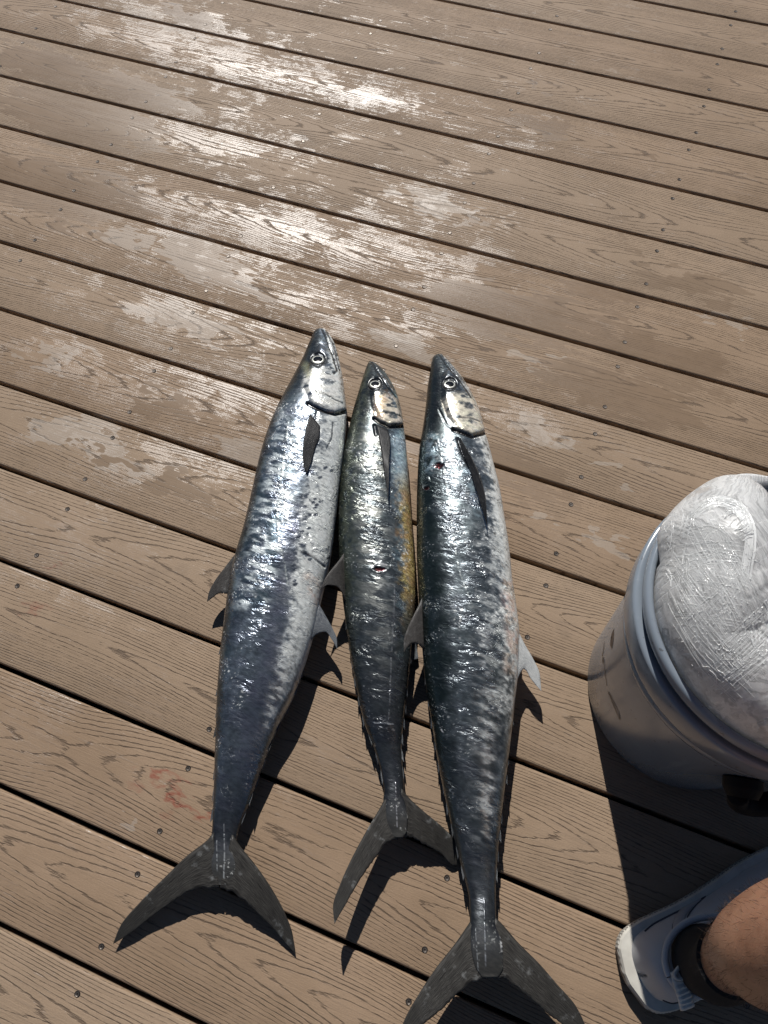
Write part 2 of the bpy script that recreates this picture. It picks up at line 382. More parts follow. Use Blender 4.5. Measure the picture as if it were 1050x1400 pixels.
def loft_fin(name, lead, trail, zl, zt, mat, parent, origin, n=26, m=12, th=.0022, curl=0.0, rag=0.0):
    """a fin between its leading and its trailing edge; heights given along the two edges"""
    A = resample(lead, n); B = resample(trail, n); s = np.linspace(0, 1, n); w = np.linspace(0, 1, m)
    ZL = np.interp(s, np.linspace(0, 1, len(zl)), zl); ZT = np.interp(s, np.linspace(0, 1, len(zt)), zt)
    A3 = un(A[:, 0], A[:, 1], ZL); B3 = un(B[:, 0], B[:, 1], ZT)
    if rag: 
        q = (np.random.default_rng(len(lead) * 7 + n).random(n) * rag)[:, None] * np.minimum(1, 3 * (1 - s))[:, None]
        B3 = B3 + (A3 - B3) * q
    P = A3[:, None] * (1 - w)[None, :, None] + B3[:, None] * w[None, :, None]
    P[..., 2] += curl * np.sin(np.pi * w)[None, :] * np.sin(np.pi * s)[:, None]
    t = th * (.25 + .75 * (1 - w) ** .7)[None, :] * (.35 + .65 * (1 - s))[:, None]
    t[:, -1] = .0002; t[:, 0] *= .35; t[-1] = .0002
    top = P.copy(); bot = P.copy(); top[..., 2] += t; bot[..., 2] -= t
    bot[..., 2] = np.maximum(bot[..., 2], .0006); top[..., 2] = np.maximum(top[..., 2], bot[..., 2] + .0003)
    V = np.concatenate([top.reshape(-1, 3), bot.reshape(-1, 3)]); N = n * m
    F = grid_faces(n, m) + [f[::-1] for f in grid_faces(n, m, off=N)]
    for i in range(n - 1):
        F.append((i * m, (i + 1) * m, N + (i + 1) * m, N + i * m)); a = i * m + m - 1; b = (i + 1) * m + m - 1; F.append((a, N + a, N + b, b))
    for j in range(m - 1):
        F.append((j, N + j, N + j + 1, j + 1)); a = (n - 1) * m + j; F.append((a, a + 1, N + a + 1, N + a))
    uv = np.stack(np.meshgrid(s, w, indexing='ij'), -1).reshape(-1, 2); uv = np.concatenate([uv, uv])
    return mesh_obj(name, V, F, mat, parent, origin, uv=uv)

def build_fish(fd):
    yl = np.array(fd['left'], float); yr = np.array(fd['right'], float)
    y0, y1 = fd['y0'], fd['y1']
    tt = np.linspace(0, 1, 620); rows = y0 + (y1 - y0) * (tt ** 1.12)
    xl = cubic(yl[:, 1], yl[:, 0], rows); xr = cubic(yr[:, 1], yr[:, 0], rows)
    wpx = np.maximum(xr - xl, .6); xm = (xl + xr) / 2
    s01 = (rows - y0) / (y1 - y0)
    kb = np.interp(s01, [0, .06, .2, .45, .78, .90, .96, 1], [.7, .62, .60, .60, .68, .52, .26, .10])
    a = wpx * .00062
    for _ in range(4):
        b = kb * a; b = np.maximum(b, .0015)
        zc = b + fd['lift'] * (b.max() - b) * np.interp(s01, [0, .15, .35, .7, 1], fd['liftw']) + .0008
        wz = sstep(.80, .97, s01); zc = zc * (1 - wz) + (fd['tail']['znotch'] + .0015) * wz; zc = np.maximum(zc, b + .0008)
        PL = un(xm - wpx / 2, rows, zc); PR = un(xm + wpx / 2, rows, zc); a = np.linalg.norm(PR - PL, axis=1) / 2
    C = (PL + PR) / 2; E1 = (PR - PL) / (2 * a[:, None])
    smet = np.r_[0, np.cumsum(np.linalg.norm(np.diff(C, axis=0), axis=1))]
    nt, nb = 110, 26
    th = np.r_[np.linspace(math.pi, 0, nt, endpoint=False), np.linspace(0, -math.pi, nb, endpoint=False)]
    ct, st = np.cos(th), np.sin(th)
    zz = np.sign(st) * np.abs(st) ** .94
    P = C[:, None] + E1[:, None] * (a[:, None] * ct[None, :])[..., None]
    P[..., 2] = zc[:, None] + b[:, None] * zz[None]
    P[..., 2] = np.where(P[..., 2] < .004, .0008 + .0032 * np.exp((np.minimum(P[..., 2], .004) - .004) / .0032), P[..., 2])
    nr, nc = P.shape[:2]
    du = np.gradient(P, axis=0); dv = np.roll(P, -1, 1) - np.roll(P, 1, 1)
    Nn = np.cross(du, dv); Nn /= np.linalg.norm(Nn, axis=-1, keepdims=True) + 1e-12
    if Nn[nr // 2, nt // 2, 2] < 0: Nn = -Nn
    Q = pr(P)                                    # sight lines, used to survey where each marking lies on the body
    lat = a[:, None] * np.cumsum(np.r_[0, np.abs(np.diff(th))])[None, :] * .8
    lat = np.where(np.arange(nc)[None, :] < nt, lat, 2 * lat[:, nt - 1:nt] - lat)
    S = np.repeat(smet[:, None], nc, 1); VL = np.repeat(ct[None], nr, 0)
    up = (np.arange(nc) < nt)[None, :] * np.ones((nr, 1))
    disp = np.zeros((nr, nc)); 
    col, dat = fd['paint'](Q, VL, S, lat, s01[:, None] * np.ones((1, nc)))
    n1 = fbm(lat * 70, S * 70, 3)
    # soft muscle relief
    disp += (fbm(lat * 38 + S * 21, S * 34 - lat * 19, 5, 3) - .5) * .0016 * sstep(.1, .25, S / smet[-1]) * np.abs(st)[None]
    # gill cover: proud plate with an open slit behind it
    g = poly_sdf(Q, fd['gill']); disp += .0030 * sstep(1.0, -7, g) * up
    slit = polyline_dist(Q, fd['slit']); k = sstep(3.4, 1.2, slit) * up; disp -= .0042 * k
    col = col * (1 - .93 * k[..., None]) + np.array([.008, .006, .006]) * .93 * k[..., None]; dat[..., 2] *= 1 - k
    for pl, wd, dp, dk in fd['lines']:
        k = sstep(wd, wd * .3, polyline_dist(Q, pl)) * up; disp -= dp * k
        col = col * (1 - dk * k[..., None]) + np.array([.015, .016, .018]) * dk * k[..., None]; dat[..., 2] *= 1 - k * dk
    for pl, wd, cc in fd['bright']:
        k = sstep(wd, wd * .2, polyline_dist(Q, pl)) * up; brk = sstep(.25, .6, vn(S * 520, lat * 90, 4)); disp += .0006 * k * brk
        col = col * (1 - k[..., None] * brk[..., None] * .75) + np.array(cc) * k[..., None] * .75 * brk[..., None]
    for cx, cy, rx, ry in fd['wounds']:
        q = np.hypot((Q[..., 0] - cx) / rx, (Q[..., 1] - cy) / ry) + (fbm(S * 260, lat * 260, 8) - .5) * 1.8
        k = sstep(1.1, .6, q) * up; disp -= .0010 * k; rim = sstep(1.7, 1.1, q) * (1 - k) * up
        wc = np.array([.050, .006, .006]) * (.1 + 1.2 * vn(S * 500, lat * 500, 2))[..., None]
        col = col * (1 - k[..., None]) + wc * k[..., None]; disp += .0009 * rim
        dat[..., 0] *= 1 - .7 * k; dat[..., 2] *= 1 - k
    ex, ey, er = fd['eye']
    q = np.hypot(Q[..., 0] - ex, Q[..., 1] - ey) / er
    kq = sstep(1.45, 1.05, q) * up; col = mixc(col, (.02, .021, .022), kq * .85); dat[..., 2] *= 1 - kq
    disp += (.0006 * sstep(2.1, 1.15, q) - .0022 * sstep(1.05, .8, q)) * up
    P = P + Nn * disp[..., None]; P[..., 2] = np.maximum(P[..., 2], .0008)
    V = P.reshape(-1, 3); F = grid_faces(nr, nc, True)
    F = [f[::-1] for f in F] if fd.get('flip') else F
    i0 = len(V); V = np.concatenate([V, C[:1] , C[-1:]])
    F += [(i0, (j + 1) % nc, j) for j in range(nc)] + [(i0 + 1, (nr - 1) * nc + j, (nr - 1) * nc + (j + 1) % nc) for j in range(nc)]
    uv = np.stack([lat, S], -1).reshape(-1, 2); uv = np.concatenate([uv, uv[:1], uv[-1:]])
    cc = np.clip(col, 0, 1).reshape(-1, 3); cc = np.concatenate([cc, cc[:1], cc[-1:]]); dd = np.clip(dat, 0, 1).reshape(-1, 3); dd = np.concatenate([dd, dd[:1], dd[-1:]])
    org = np.array([*C[nr // 2][:2], 0.0])
    root = empty('fish', org); tag(root, fd['label'], 'fish', 'freshly caught fish laid side by side on the deck')
    body = mesh_obj('body', V, F, mat_skin(fd['name'] + '_skin', fd['tint']), root, org, uv=uv, cols={'Col': cc, 'Dat': dd})
    bm = bmesh.new(); bm.from_mesh(body.data); bmesh.ops.recalc_face_normals(bm, faces=bm.faces); bm.to_mesh(body.data); bm.free()
    # eye
    m = q.copy(); m[:, nt:] = 9; i, j = np.unravel_index(np.argmin(m), m.shape)
    ep = P[i, j]; en = Nn[i, j]; en = en / np.linalg.norm(en)
    e1 = np.cross(en, [0, 1, 0]); e1 /= np.linalg.norm(e1); e2 = np.cross(en, e1)
    rw = er * np.linalg.norm(CAM_LOC - ep) / FPX
    def disc(name, prof, mat, par, dx=0.0, dy=0.0):
        n = 30; Vv = []; Ff = []
        for r, z in prof:
            for k in range(n):
                al = 2 * math.pi * k / n; Vv.append(ep + e1 * (r * rw * math.cos(al) + dx * rw) + e2 * (r * rw * math.sin(al) * .93 + dy * rw) + en * z * rw)
        for p in range(len(prof) - 1): Ff += [(p * n + k, p * n + (k + 1) % n, (p + 1) * n + (k + 1) % n, (p + 1) * n + k) for k in range(n)]
        Ff.append(tuple((len(prof) - 1) * n + k for k in range(n)))
        return mesh_obj(name, Vv, Ff, mat, par, org)
    eye = disc('eye', [(1.02, -.04), (.96, .02), (.88, .055), (.78, .075), (.66, .075)], M_EYE_RIM, root)
    disc('iris', [(.75, .080), (.70, .096), (.64, .104), (.55, .108)], M_IRIS, eye)
    disc('pupil', [(.615, .108), (.52, .124), (.36, .138), (.15, .146)], M_PUPIL, eye)
    # tail
    T = fd['tail']; M_T = mat_fin(fd['name'] + '_tail', *fd['tailcol'])
    for nm, ld, tr, zl, zt in (('tail_lobe', T['lead1'], T['trail1'], T['zl1'], T['zt1']), ('tail_lobe', T['lead2'], T['trail2'], T['zl2'], T['zt2'])):
        loft_fin(nm, ld, tr, zl, zt, M_T, root, org, n=40, m=16, th=.0034, rag=.05)
    # other fins
    Qu = Q[:, :nt].reshape(-1, 2); Zu = P[:, :nt, 2].reshape(-1)
    def on_body(pts, off):
        z = [Zu[np.argmin(((Qu - np.array(p)) ** 2).sum(1))] for p in pts]
        return [float(a_ + b_) for a_, b_ in zip(z, np.interp(np.linspace(0, 1, len(pts)), np.linspace(0, 1, len(off)), off))]
    for nm, ld, tr, zl, zt, mt in fd['fins']:
        if nm == 'pectoral_fin': zl, zt = on_body(ld, zl), on_body(tr, zt)
        loft_fin(nm, ld, tr, zl, zt, mt, root, org, n=24, m=10, th=.0018, rag=.04)
    # finlets
    for side, ya, yb, num in fd['finlets']:
        for k in range(num):
            yy = ya + (yb - ya) * (k + .2) / num; f = np.interp(yy, rows, np.arange(nr)); i = int(f)
            jj = int(min(nr - 1, np.interp(yy + fd['finlet_len'], rows, np.arange(nr))))
            sg = -1 if side == 'dorsal' else 1
            p0 = C[i] + E1[i] * sg * a[i] * .93; p1 = C[jj] + E1[jj] * sg * a[jj] * .97
            tip = C[jj] + E1[jj] * sg * (a[jj] + random.uniform(.0003, .0018)); fwd = (C[min(nr - 1, jj + 8)] - C[jj]); fwd /= np.linalg.norm(fwd) + 1e-9
            tip = tip + fwd * .006 + [0, 0, random.uniform(-.004, .006)]; mid_ = (p0 + tip) / 2 + E1[i] * sg * .0010
            zq = np.array([0, 0, .0011])
            Vf = [p0 + zq, mid_ + zq * .8, tip, p1 + zq, p0 - zq, mid_ - zq * .8, p1 - zq]
            Vf = [np.array([v[0], v[1], max(v[2], .001)]) for v in Vf]
            Ff = [(0, 1, 3), (1, 2, 3), (4, 6, 5), (5, 6, 2), (0, 4, 5, 1), (1, 5, 2), (2, 6, 3), (0, 3, 6, 4)]
            mesh_obj('finlet', Vf, Ff, fd['finlet_mat'], root, org, smooth=False, uv=[(0, 0), (.5, 0), (1, 1), (.2, 1), (0, 0), (.5, 0), (.2, 1)])
    return root

def mixc(c, d, k): return c * (1 - k[..., None]) + np.array(d) * k[..., None]
def base_paint(dors, flank, belly, tail, d0, b0, tail0, fl=(.5, .3)):
    def f(Q, VL, S, lat, s01):
        n1 = fbm(lat * 50 + S * 18, S * 40 - lat * 24, 1); n2 = fbm(lat * 150 + S * 60, S * 170 - lat * 70, 2); n3 = fbm(lat * 26 + S * 5, S * 12 - lat * 9, 6)
        v = VL + .5 * (n1 - .5) + .35 * (n3 - .5)
        col = np.ones(VL.shape + (3,)) * np.array(flank) * (.55 + .9 * n2)[..., None]
        k = sstep(d0, d0 - .55, v); col = mixc(col, dors, k)
        kb = sstep(b0, b0 + .5, v + .5 * (n2 - .5)) * sstep(tail0 + .15, tail0 - .15, s01)
        col = col * (1 - kb[..., None]) + np.array(belly) * (.72 + .5 * n2)[..., None] * kb[..., None]
        kt = sstep(tail0 - .12, tail0 + .25, s01); col = mixc(col, tail, kt * .75); col = mixc(col, (.022, .024, .028), sstep(.82, .93, s01) * .8); col = mixc(col, (.030, .029, .026), sstep(.92, .99, s01))
        # dark, mottled crown; smoother skin on the head
        hd = sstep(.17, .10, s01); col = mixc(col, (.020, .025, .026), hd * sstep(.15, -.35, VL + .5 * (n1 - .5)) * .9)
        col = mixc(col, (.024, .026, .028), hd * sstep(.50, .64, n2) * .75)
        dat = np.zeros(VL.shape + (3,)); dat[..., 0] = (.95 - .7 * hd) * (1 - .85 * sstep(.70, .88, s01)) * (.35 + .65 * sstep(.3, .55, n3)); dat[..., 1] = (.35 + .4 * n3) * (1 - .9 * sstep(.86, .96, s01))
        dat[..., 2] = (fl[0] * sstep(.5, .68, n1) + fl[1] * kb) * (1 - .5 * kt)
        return col, dat
    return f

FINLET = mat_fin('finlet_membrane', (.03, .033, .036), (.16, .17, .18), .2)
DARKFIN = mat_fin('dark_fin', (.005, .005, .006), (.014, .014, .016), -.47)
PALEFIN = mat_fin('pale_fin', (.34, .35, .35), (.55, .56, .55), .3)
GREYFIN = mat_fin('grey_fin', (.05, .06, .075), (.20, .21, .22))
WEBFIN = mat_fin('web_fin', (.022, .020, .019), (.07, .065, .06), -.3)

p1 = base_paint((.030, .042, .052), (.20, .23, .265), (.74, .76, .73), (.075, .085, .10), -.45, .18, .66, (.7, .25))
def paint1(Q, VL, S, lat, s01):
    col, dat = p1(Q, VL, S, lat, s01)
    n = fbm(lat * 120, S * 120, 9)
    k = sstep(6, -6, poly_sdf(Q, [(414, 512), (440, 503), (464, 516), (473, 560), (455, 563), (430, 553), (416, 535)])) * sstep(.25, .55, n)
    col = mixc(col, (.74, .73, .68), k * .9); dat[..., 2] = np.maximum(dat[..., 2], k * .5)
    k = sstep(9, 0, polyline_dist(Q, [(418, 500), (422, 512)])); col = mixc(col, (.62, .60, .38), k * .5)
    # pale blue-violet smooth band in the middle of the flank
    k = sstep(22, 4, polyline_dist(Q, [(405, 655), (398, 720), (385, 800), (372, 880), (352, 960), (330, 1050)])) ; col = mixc(col, (.165, .18, .225), k * .7); dat[..., 0] *= 1 - .75 * k; dat[..., 2] *= 1 - .8 * k
    k = sstep(16, 4, polyline_dist(Q, [(425, 790), (432, 820)])) * sstep(.35, .6, n); col = mixc(col, (.70, .52, .42), k * .45)
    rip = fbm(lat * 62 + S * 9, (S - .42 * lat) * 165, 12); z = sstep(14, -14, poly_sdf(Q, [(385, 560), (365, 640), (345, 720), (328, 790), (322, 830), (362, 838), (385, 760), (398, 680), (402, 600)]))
    col = mixc(col, (.74, .80, .80), z * sstep(.44, .62, rip) * .8); col = mixc(col, (.04, .075, .105), z * sstep(.46, .35, rip) * .55); dat[..., 0] = np.maximum(dat[..., 0], z * .9)  # sun highlights on the wrinkled flank, painted in as pale and dark ripples
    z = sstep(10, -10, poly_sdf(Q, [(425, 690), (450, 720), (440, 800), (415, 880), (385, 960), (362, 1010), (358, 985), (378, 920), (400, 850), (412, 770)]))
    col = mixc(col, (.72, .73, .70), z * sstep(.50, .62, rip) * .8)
    # dark oval blotches below the fin
    r = np.random.default_rng(3)
    for _ in range(46):
        t = r.random(); cx = 432 - 40 * t + r.normal(0, 14); cy = 640 + 165 * t + r.normal(0, 6)
        q = np.hypot((Q[..., 0] - cx + .55 * (Q[..., 1] - cy)) / 3.2, (Q[..., 1] - cy) / r.uniform(1.6, 3.2)); col = mixc(col, (.10, .115, .15), sstep(1.2, .6, q) * .85)
    return col, dat
p2 = base_paint((.028, .042, .044), (.10, .115, .122), (.32, .42, .46), (.055, .058, .066), -.45, .45, .55, (.55, .2))
def paint2(Q, VL, S, lat, s01):
    col, dat = p2(Q, VL, S, lat, s01); n = fbm(lat * 130, S * 130, 9)
    k = sstep(5, -5, poly_sdf(Q, [(511, 545), (524, 538), (541, 546), (551, 581), (533, 583), (516, 574)])) * sstep(.2, .5, n)
    col = mixc(col, (.78, .70, .58), k * .92)
    k = sstep(12, 2, polyline_dist(Q, [(526, 540), (518, 565)])) * sstep(.4, .65, n); col = mixc(col, (.62, .36, .18), k * .45)
    k = sstep(.30, .75, VL + .3 * (n - .5)) * sstep(585, 600, Q[..., 1]) * sstep(720, 640, Q[..., 1]); col = mixc(col, (.50, .62, .68), k * .75)
    k = sstep(.52, .86, VL + .5 * (n - .5)) * sstep(630, 690, Q[..., 1]) * sstep(880, 790, Q[..., 1]); col = mixc(col, (.70, .47, .17), k * .8)
    rip = fbm(lat * 50 + S * 6, (S - .3 * lat) * 110, 12); z = sstep(.75, .2, np.abs(VL + .05)) * sstep(.75, .5, s01) * sstep(.14, .2, s01)
    col = mixc(col, (.40, .41, .38), z * sstep(.50, .64, rip) * .65)
    k = sstep(14, 2, polyline_dist(Q, [(515, 760), (525, 800)])) * sstep(.35, .6, n); col = mixc(col, (.5, .52, .52), k * .5)
    k = sstep(.25, .6, n) * sstep(-.2, -.7, VL) * sstep(.75, .3, s01); col = mixc(col, (.17, .185, .13), k * .5)
    return col, dat
p3 = base_paint((.020, .030, .030), (.150, .172, .187), (.76, .77, .74), (.08, .085, .092), -.25, .42, .62, (.45, .4))
def paint3(Q, VL, S, lat, s01):
    col, dat = p3(Q, VL, S, lat, s01); n = fbm(lat * 130, S * 130, 9)
    k = sstep(5, -5, poly_sdf(Q, [(605, 548), (622, 540), (642, 537), (655, 560), (662, 588), (645, 596), (626, 585), (612, 566)])) * sstep(.2, .5, n)
    col = mixc(col, (.74, .68, .56), k * .9)
    k = sstep(16, 3, polyline_dist(Q, [(694, 800), (702, 870), (698, 915)])) * sstep(.3, .6, n); col = mixc(col, (.74, .52, .40), k * .6)
    k = sstep(12, 2, polyline_dist(Q, [(592, 600), (588, 640)])) * sstep(.3, .6, n); col = mixc(col, (.45, .56, .6), k * .7)
    k = sstep(10, 2, polyline_dist(Q, [(640, 645), (655, 700)])) * sstep(.3, .6, n); col = mixc(col, (.40, .5, .56), k * .6)
    rip = fbm(lat * 70 + S * 9, (S - .4 * lat) * 150, 12); z = sstep(16, -12, poly_sdf(Q, [(650, 720), (690, 740), (700, 830), (690, 930), (680, 1060), (672, 1150), (650, 1150), (650, 1000), (648, 860)]))
    col = mixc(col, (.60, .62, .60), z * sstep(.44, .66, rip) * .6); col = mixc(col, (.05, .06, .065), z * sstep(.46, .36, rip) * .35)
    k = sstep(14, 3, polyline_dist(Q, [(662, 860), (668, 950), (668, 1040), (668, 1120)])) * sstep(.42, .62, fbm(S * 120 - lat * 30, lat * 80 + S * 22, 3)); col = mixc(col, (.58, .60, .60), k * .6)  # chevron highlights along the rear flank, painted into the skin colour
    return col, dat

F1 = dict(name='left_fish', label='leftmost fish, blue-grey with bright silver flanks, lying along the wet boards', tint=(.50, .54, .58), lift=.55, liftw=[.7, .4, 0, .5, .55], y0=449.5, y1=1210, paint=paint1,
    left=[(437.5, 449.3), (431, 452), (424.7, 465), (413.6, 491), (400.6, 517), (385.7, 545), (369, 582), (356, 623), (345, 671.5), (333.7, 720), (322, 760), (315, 789.5), (308, 839), (300.6, 903), (297, 953), (294.7, 1017), (292, 1087), (290, 1136), (287, 1153), (285, 1180), (288, 1200), (296, 1211)],
    right=[(438.5, 449.3), (446, 452), (450.7, 458), (459.3, 474.6), (465.6, 500.6), (470.4, 530), (473.8, 567.4), (471, 608), (465.6, 653), (460, 701), (452, 764), (440.8, 814), (431, 859), (418.5, 903.5), (401, 953), (379, 997.6), (361.5, 1042), (341.7, 1096.6), (325, 1140), (323, 1153), (326, 1180), (322, 1200), (312, 1211)],
    eye=(434.7, 493, 10.4), gill=[(437, 470), (455, 480), (467, 510), (475, 562), (458, 565), (440, 560), (424, 551), (416, 530), (420, 500)],
    slit=[(421, 551), (428, 555), (444, 562), (458, 566), (473, 563)],
    lines=[([(441, 451), (448, 466), (455, 490), (460, 508), (456, 512)], 2.0, .0014, .8), ([(446, 452), (455, 470), (461, 494), (464, 507)], 1.5, .0010, .6), ([(433, 536), (444, 540), (456, 547), (467, 552)], 1.6, .0008, .6), ([(455, 578), (454, 598), (447, 612)], 1.5, .001, .7),
           ([(434, 563), (431, 580), (437, 590)], 2.0, .001, .4), ([(412, 755), (428, 762), (444, 775)], 2.2, .0012, .5)],
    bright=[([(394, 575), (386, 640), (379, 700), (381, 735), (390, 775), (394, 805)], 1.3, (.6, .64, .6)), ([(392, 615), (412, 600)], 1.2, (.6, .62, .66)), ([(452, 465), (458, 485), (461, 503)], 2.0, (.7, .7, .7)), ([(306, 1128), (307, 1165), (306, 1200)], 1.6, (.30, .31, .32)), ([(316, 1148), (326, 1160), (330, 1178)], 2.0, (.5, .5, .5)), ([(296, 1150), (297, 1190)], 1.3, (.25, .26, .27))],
    wounds=[(446, 830, 4, 9)],
    tail=dict(lead1=[(292, 1138), (286, 1146), (257, 1169), (228, 1197), (193, 1232), (164, 1267), (154.7, 1290.7)], trail1=[(300, 1217), (289, 1216), (268, 1217), (241, 1231), (212, 1251), (180, 1275), (154.7, 1290.7)], zl1=[.030, .026, .018, .009], zt1=[.028, .024, .014, .009],
              lead2=[(318, 1140), (325, 1152), (348, 1181), (369, 1211), (388, 1245), (400, 1277), (404, 1305)], trail2=[(300, 1217), (311, 1219), (332, 1232), (353, 1251), (375, 1272), (391, 1290), (404, 1305)], zl2=[.030, .026, .016, .004], zt2=[.028, .024, .012, .004],
              wedge_l=[(287.5, 1140), (284, 1165), (280, 1195), (281, 1217)], wedge_r=[(324, 1140), (329, 1165), (330, 1195), (322, 1219)], mid=(305, 1180), znotch=.026),
    tailcol=((.012, .011, .010), (.050, .047, .042), -.12), basecol=((.010, .011, .013), (.034, .036, .040), -.25),
    fins=[('pectoral_fin', [(424, 566), (417, 591), (413.7, 622), (416, 638), (419.5, 647)], [(438, 583), (437, 598), (431.7, 612), (426.6, 630), (419.5, 647)], [.002, .006, .006, .004], [.002, .002, .002, .004], DARKFIN),
          ('dorsal_fin', [(326, 752), (308, 775), (292, 797), (285, 812), (283, 823)], [(316, 815), (308, 812), (300, 812), (291, 817), (283, 823)], [.045, .040, .034, .03], [.045, .04, .034, .03], WEBFIN),
          ('anal_fin', [(436, 826), (447, 845), (456, 862), (461, 876), (461, 887)], [(420, 885), (432, 868), (444, 864), (454, 875), (461, 887)], [.05, .046, .042, .04], [.05, .046, .042, .04], GREYFIN)],
    finlets=[('dorsal', 835, 1120, 10), ('ventral', 895, 1120, 9)], finlet_len=22, finlet_mat=FINLET)
F2 = dict(name='middle_fish', label='smallest fish, dark with a golden belly streak, between the two bigger fish', tint=(.40, .41, .36), lift=.75, liftw=[.6, .4, 0, .6, .9], y0=494, y1=1145, paint=paint2,
    left=[(504.8, 493.8), (502, 499), (497, 513.6), (489.7, 537.7), (482.3, 563.7), (474.9, 597), (468, 630.6), (464.5, 671.5), (463, 719.7), (464, 764), (467, 804), (473, 854), (480.4, 903.5), (488.8, 948), (497.7, 987.6), (511, 1022), (521.5, 1057), (525, 1082), (524, 1095), (526, 1120), (533, 1138), (541, 1146)],
    right=[(505.8, 493.8), (511, 495.5), (515.7, 498.7), (526.9, 510), (536, 524.7), (543.6, 541.4), (548.4, 560), (551.8, 582.3), (555.5, 612), (557.7, 641.7), (560, 675), (563, 712), (566, 757), (568, 790), (568, 814), (565, 854), (561, 903.5), (556, 948), (551.5, 987.6), (549, 1022), (551, 1057), (553, 1087), (554, 1095), (557, 1120), (556, 1136), (550, 1146)],
    eye=(513, 526.7, 9.4), gill=[(516, 508), (530, 518), (545, 548), (553, 581), (534, 584), (518, 575), (508, 555), (505, 530)],
    slit=[(512, 572), (519, 577), (531, 582.5), (551, 582.5)],
    lines=[([(509, 496), (519, 514), (530, 532), (541, 543)], 1.9, .0013, .8), ([(524, 564), (535, 566), (546, 570)], 1.3, .0007, .5), ([(512, 582), (514, 594)], 3.2, .002, .95)],
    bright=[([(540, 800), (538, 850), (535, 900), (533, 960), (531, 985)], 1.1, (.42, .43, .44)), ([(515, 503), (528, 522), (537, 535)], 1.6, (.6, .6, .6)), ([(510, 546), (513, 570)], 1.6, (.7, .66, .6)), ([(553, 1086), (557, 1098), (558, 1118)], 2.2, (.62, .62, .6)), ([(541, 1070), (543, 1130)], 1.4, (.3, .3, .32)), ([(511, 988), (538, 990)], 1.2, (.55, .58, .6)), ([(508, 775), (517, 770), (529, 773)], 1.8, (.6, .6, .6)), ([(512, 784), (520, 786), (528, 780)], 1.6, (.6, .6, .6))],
    wounds=[(519.5, 778, 7.5, 3)],
    tail=dict(lead1=[(529, 1085), (523, 1098), (505, 1129), (483.4, 1168.6), (465.3, 1208.4), (455.2, 1241), (457.4, 1263.4)], trail1=[(545, 1150), (536, 1150.5), (512.4, 1176), (494, 1201), (472.6, 1237), (463, 1253), (457.4, 1263.4)], zl1=[.034, .042, .050, .055], zt1=[.034, .04, .048, .055],
              lead2=[(549, 1077), (556, 1087), (581, 1110.7), (603, 1128.8), (617, 1143), (630, 1158)], trail2=[(545, 1150), (559.4, 1146), (581, 1156), (603, 1168.6), (621, 1184), (632, 1180)], zl2=[.034, .03, .02, .012], zt2=[.034, .026, .012, .004],
              wedge_l=[(523.5, 1084), (523, 1110), (527, 1135), (531, 1151)], wedge_r=[(554, 1084), (556, 1110), (559, 1130), (562, 1148)], mid=(545, 1120), znotch=.034),
    tailcol=((.012, .011, .010), (.050, .047, .042), -.12), basecol=((.010, .011, .013), (.034, .036, .040), -.25),
    fins=[('pectoral_fin', [(514, 580), (519, 603), (523, 630), (527, 655), (530.6, 684)], [(531, 588), (534, 604), (533, 625), (532, 650), (530.6, 684)], [.001, .006, .010, .014], [.002, .012, .015, .014], DARKFIN),
          ('dorsal_fin', [(473, 752), (462, 768), (452, 780), (444, 792), (438, 806)], [(474, 828), (468, 812), (460, 802), (449, 800), (438, 806)], [.05, .062, .07, .074], [.045, .055, .066, .074], WEBFIN),
          ('anal_fin', [(560, 850), (566, 868), (570, 885), (572, 900)], [(557, 915), (563, 905), (568, 902), (572, 900)], [.03, .02, .012, .01], [.03, .02, .012, .01], GREYFIN)],
    finlets=[('dorsal', 835, 1070, 9), ('ventral', 880, 1060, 8)], finlet_len=18, finlet_mat=FINLET)
